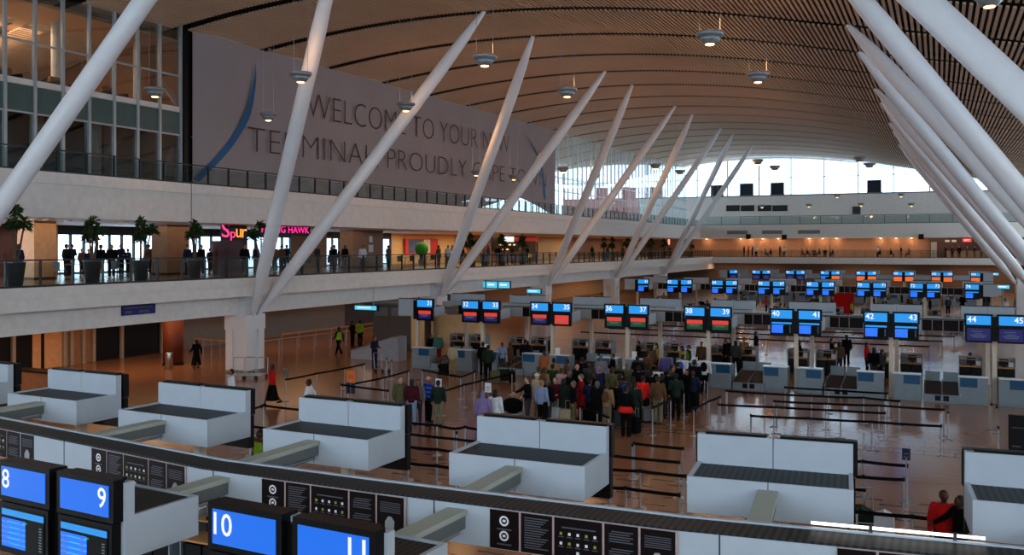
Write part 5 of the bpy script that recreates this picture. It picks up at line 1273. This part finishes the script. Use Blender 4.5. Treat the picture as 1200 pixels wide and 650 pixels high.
# people between the far islands
fx = [(822, 350, 'black'), (829, 352, 'dgrey'), (838, 349, 'black'), (846, 351, 'brown'), (868, 348, 'green'), (917, 352, 'brown'), (926, 356, 'orange'), (998, 353, 'green'), (1023, 347, 'black'), (975, 348, 'black'), (952, 349, 'brown'), (957, 347, 'dgrey'),
      (1111, 348, 'dgrey'), (1128, 345, 'black'), (898, 347, 'red'), (883, 350, 'dgrey'), (1066, 347, 'brown'), (1090, 349, 'black'), (768, 345, 'dgrey'), (784, 347, 'brown'), (778, 343, 'orange'), (705, 343, 'green'), (1178, 350, 'white'), (1190, 349, 'black'), (1155, 351, 'dgrey')]
for i, (px, py, c) in enumerate(fx):
    x, y = W(px, py, 1.7)
    near = ['far left cluster above the display thirty-eight', 'far left cluster above the display thirty-eight, second', 'far left cluster above the display thirty-nine', 'far left cluster above the display thirty-nine, second', 'beside the display thirty-nine top', 'above the display forty', 'above the display forty, brighter one', 'above the display forty-two to the left', 'above the display forty-two',
            'above the display forty-one to the right', 'above the display forty-one', 'above the display forty-one, second', 'above the display forty-four to the left', 'above the display forty-four', 'left above the display forty', 'right above the display thirty-nine', 'above the display forty-three to the right', 'between the displays forty-three and forty-four', 'above the display thirty-seven', 'above the display thirty-eight to the left', 'right above the display thirty-seven', 'above the display thirty-six', 'above the display forty-five', 'right above the display forty-five', 'above the display forty-four to the right'][i]
    person(x, y, 'distant small person in %s, %s' % ({'dgrey': 'dark grey', 'green': 'a green vest'}.get(c, c), near), top='hivis' if c == 'green' else c, bot='black', face=r.choice((0, 180, 90)), skin=r.choice('dml'), tiny=True)
# galleries
gl = [(22, 'far left planter'), (118, 'glass front'), (131, 'pale car-like reflection'), (220, 'first brown pillar'), (236, 'planter by the window'), (282, 'neon script sign'), (287, 'dark red shop'), (300, 'dark red shop, right of it'), (322, 'magenta lettering'), (330, 'magenta lettering, second'), (353, 'cafe window'), (372, 'cafe window, right'),
      (392, 'bright window left of the broad pillar'), (404, 'bright window at the broad pillar'), (425, 'broad brown pillar'), (455, 'cream cafe entrance'), (514, 'colourful picture'), (525, 'struts of the second column'), (530, 'struts of the second column, second'), (541, 'gap between the struts'), (572, 'kiosk, left'), (583, 'kiosk, close left'), (600, 'kiosk front'), (610, 'kiosk front, second'),
      (618, 'kiosk front, third'), (694, 'orange wall'), (712, 'orange wall, second'), (730, 'orange wall, third'), (745, 'orange wall, fourth'), (785, 'round lit sign')]
for i, (px, wh) in enumerate(gl):
    X = -34.2 if px in (425, 514, 525) else -36.5 - (i % 3) * 1.2
    c = {425: 'white', 514: 'olive', 525: 'white', 530: 'navy', 118: 'black', 131: 'black'}.get(px, r.choice(('black', 'dgrey', 'navy', 'brown', 'black')))
    person(X, WX(px, X), 'person in %s on the left gallery near the %s' % ({'dgrey': 'dark grey'}.get(c, c), wh), top=c, bot=r.choice(('black', 'navy', 'dgrey')), face=r.choice((90, -90, 60, 150, 0)), skin=r.choice('dml'), z0=5.0, tiny=True)
ON = 'first second third fourth fifth sixth seventh eighth ninth tenth eleventh twelfth thirteenth fourteenth fifteenth sixteenth seventeenth eighteenth nineteenth twentieth twenty-first twenty-second twenty-third twenty-fourth twenty-fifth twenty-sixth'.split()
fg = [(872, 's', 'black'), (877, 's', 'red'), (882, 's', 'dgrey'), (886, 's', 'white'), (897, 't', 'grey'), (903, 't', 'black'), (914, 's', 'black'), (919, 's', 'white'), (940, 't', 'red'), (946, 't', 'black'), (954, 't', 'brown'), (960, 't', 'dgrey'), (967, 't', 'black'), (973, 's', 'grey'), (976, 't', 'black'),
      (1029, 's', 'white'), (1031, 't', 'black'), (1044, 't', 'black'), (1056, 's', 'black'), (1065, 't', 'brown'), (1108, 's', 'black'), (1116, 's', 'dgrey'), (1124, 's', 'black'), (1133, 's', 'brown'), (1142, 's', 'black'), (1150, 's', 'grey')]
for i, (px, k, c) in enumerate(fg):
    Y = 145.6 + (i % 2) * 0.8
    person(WY(px, Y), Y, '%s person in %s on the far gallery, %s from the left' % ('standing' if k == 's' else 'seated', {'dgrey': 'dark grey'}.get(c, c), ON[i]), top=c, bot='black', kind='stand' if k == 's' else 'sit', face=r.choice((0, 90, -90)), skin=r.choice('dml'), z0=5.0, tiny=True)
    if k == 't': cchair(WY(px, Y), Y, 5.0, 0, 'chair of the seated person %s from the left on the far gallery' % ON[i])

extra_ = [(78, 'first window'), (84, 'first window, nearer the wall'), (96, 'first window bars'), (104, 'second planter'), (142, 'third planter, left'), (150, 'third planter, close left'), (174, 'third planter, right'), (180, 'window end'), (228, 'fourth planter'), (246, 'second window'), (254, 'second window, right'), (316, 'strut foot'), (336, 'magenta lettering, right'), (388, 'narrow window'), (398, 'narrow window, right'), (409, 'pillar window')]
for i, (px, wh) in enumerate(extra_):
    X = -41.0 - (i % 3) * 1.3
    person(X, WX(px, X), 'cafe guest in dark clothes on the left gallery by the ' + wh, top=r.choice(('black', 'navy', 'brown')), bot='black', kind=r.choice(('stand', 'hold')), face=r.choice((90, -90, 0, 180)), skin=r.choice('dml'), H=r.choice((1.5, 1.6, 1.75)), z0=5.0, tiny=True)
# ------------------------------------------------------------------ bags, trolleys
def suitcase(x, y, c, label, rz=0, s_=1.0):
    t = thing('suitcase', label, 'luggage', (x, y, 0), rz); m = cmat(c)
    MB().prism([(-.2, .06), (.2, .06), (.23, .1), (.23, .56), (.2, .6), (-.2, .6), (-.23, .56), (-.23, .1)], -.12, .12, 'y').build('case', m, t)
    MB().tube((-.1, .08, .6), (-.1, .08, .9), .01, .01, 6).tube((.1, .08, .6), (.1, .08, .9), .01, .01, 6).tube((-.1, .08, .9), (.1, .08, .9), .014, .014, 6).build('handle', STEEL, t)
    MB().tube((-.18, -.08, .03), (-.15, -.08, .03), .03, .03, 8).tube((.15, -.08, .03), (.18, -.08, .03), .03, .03, 8).build('wheels', BLACK, t); t.scale = (s_,) * 3; return t
def trolley(x, y, rz, label, bags=True):
    t = thing('luggage_trolley', label, 'luggage trolley', (x, y, 0), rz)
    MB().box(-.28, .28, -.5, .35, .18, .22).build('platform', STEEL, t); MB().path([(-.28, .35, .2), (-.28, .42, 1.0), (.28, .42, 1.0), (.28, .35, .2)], .02).path([(-.28, -.5, .2), (-.2, -.52, .45), (.2, -.52, .45), (.28, -.5, .2)], .015).build('frame', STEEL, t)
    q = MB(); [q.tube((a, b2, .08), (a + .04, b2, .08), .08, .08, 10) for a, b2 in ((-.28, .3), (.24, .3), (0, -.4))]; q.build('wheels', BLACK, t); return t
x, y = W(449, 436); trolley(x, y, math.radians(80), 'luggage trolley pushed by the person in the navy coat')
x, y = W(601, 490); trolley(x, y, math.radians(-60), 'luggage trolley with black bags in front of the black shirt'); 
tag(MB().ball((0, 0, .5), .45, .32, .3, 16, 10).build('bag', cmat('black'), smooth=True, loc=(x, y, 0)), 'soft black bag lying on the trolley left of the crowd', 'luggage')
for px, py, c, lab in ((806, 476, 'navy', 'navy case at the right side of the crowd'), (812, 479, 'black', 'black case at the right side of the crowd'), (760, 494, 'grey', 'grey case beside the brown jacket'), (690, 492, 'black', 'black case beneath the dark red coat'), (664, 498, 'cream', 'pale cream case by the long dark coat'), (744, 508, 'black', 'black case left of the lone bright post'), (722, 500, 'dgrey', 'dark grey case below the tan jacket'),
                        (650, 496, 'white', 'white bag-like case by the maroon jacket'), (590, 447, 'dgreen', 'dark case by the desk thirty-three'), (600, 449, 'black', 'black case by the desk thirty-three'), (580, 449, 'olive', 'olive case by the desk thirty-two'), (520, 440, 'black', 'black case by the desk thirty-one')):
    x, y = W(px, py); suitcase(x, y, c, lab, r.uniform(-1, 1))
x, y = W(1010, 628); trolley(x, y, 0.2, 'luggage trolley standing in the gap right of the middle pale units')
o = MB(); o.prism([(-.42, 0), (.42, 0), (.36, .32), (.1, .46), (-.2, .44), (-.4, .2)], -.2, .2, 'y'); tag(o.build('bag', cmat('dgreen'), loc=(x - .1, y, .22)), 'large dark green bag on the trolley in the gap at the right', 'luggage')
x2, y2 = W(1036, 640); o = MB(); o.prism([(-.22, 0), (.22, 0), (.2, .7), (.0, .8), (-.2, .7)], -.12, .12, 'y'); tag(o.build('bag', cmat('white'), loc=(x2, y2, .0)), 'white bag standing beside the dark green bag at the right', 'luggage')
# red jacket tied on, pale bag
x, y = W(733.5, 451, 1.8); o = MB(); ell(o, [(0, 0, .82, .235, .19), (0, 0, .95, .24, .195), (0, 0, 1.02, .21, .165)]); o = o.build('tied_jacket', cmat('bred'), smooth=True)
for q in SC.objects:
    if q.name.startswith('person') and q.get('label', '').startswith('person in black with a bright red jacket tied'): o.parent = q
# low dark trolleys nested at the foot of the first column
for i, px in enumerate((276, 290, 304)):
    x, y = W(px, 443); trolley(x, y, 0.3, 'low dark luggage trolley parked at the foot of the first white column, %s of three' % ['left', 'middle', 'right'][i])
# red standing board beyond the middle island
x, y = W(989, 372); t = thing('red_board', 'red standing board among the far desks above the display forty-one', 'board', (x, y, 0)); MB().box(-.9, .9, 0, .08, .2, 2.3).build('board', cmat('red'), t); MB().box(-.8, -.7, -.2, .28, 0, .2).box(.7, .8, -.2, .28, 0, .2).build('feet', STEEL, t)
# ------------------------------------------------------------------ groups of repeats
GR = {'barrier_post': 'steel belt posts on the hall floor', 'pendant_lamp': 'pendant lamps under the roof', 'raking_strut': 'white raking struts', 'strut_column': 'white columns carrying the struts',
      'counter_display': 'numbered displays above the desks', 'bulkhead_unit': 'pale bulkhead units over the desks', 'check_in_desk': 'grey check-in desks', 'staff_desk': 'open-backed staff desks', 'baggage_conveyor': 'baggage belts',
      'notice_board': 'rows of black notices', 'island_spine': 'bulkhead spines', 'potted_dracaena': 'plants along the gallery railing', 'cafe_table': 'cafe tables on the gallery', 'cafe_chair': 'cafe chairs on the galleries', 'suitcase': 'cases in the queue',
      'luggage_trolley': 'luggage trolleys', 'direction_sign': 'direction signs', 'post_sign': 'signs on posts', 'gallery_downlight': 'gallery downlights', 'wall_washer': 'downlights on the far gallery', 'recessed_downlight': 'lounge downlights',
      'lounge_armchair': 'lounge armchairs', 'round_column': 'lounge columns', 'wall_grille': 'grilles on the far wall', 'fascia_vent': 'vents on the far fascia', 'wall_speaker': 'speakers on the far fascia', 'window_screen': 'screens in the far window',
      'queue_rail': 'floor rails', 'gallery_pillar': 'gallery pillars', 'brick_building': 'buildings outside', 'person': 'people in the hall'}
for o in SC.objects:
    if o.parent is None and 'label' in o and 'group' not in o:
        b_ = o.name.split('.')[0]
        if b_ in GR: o['group'] = GR[b_] if b_ != 'person' else ('people on the galleries' if o.location.z > 4 else GR[b_])
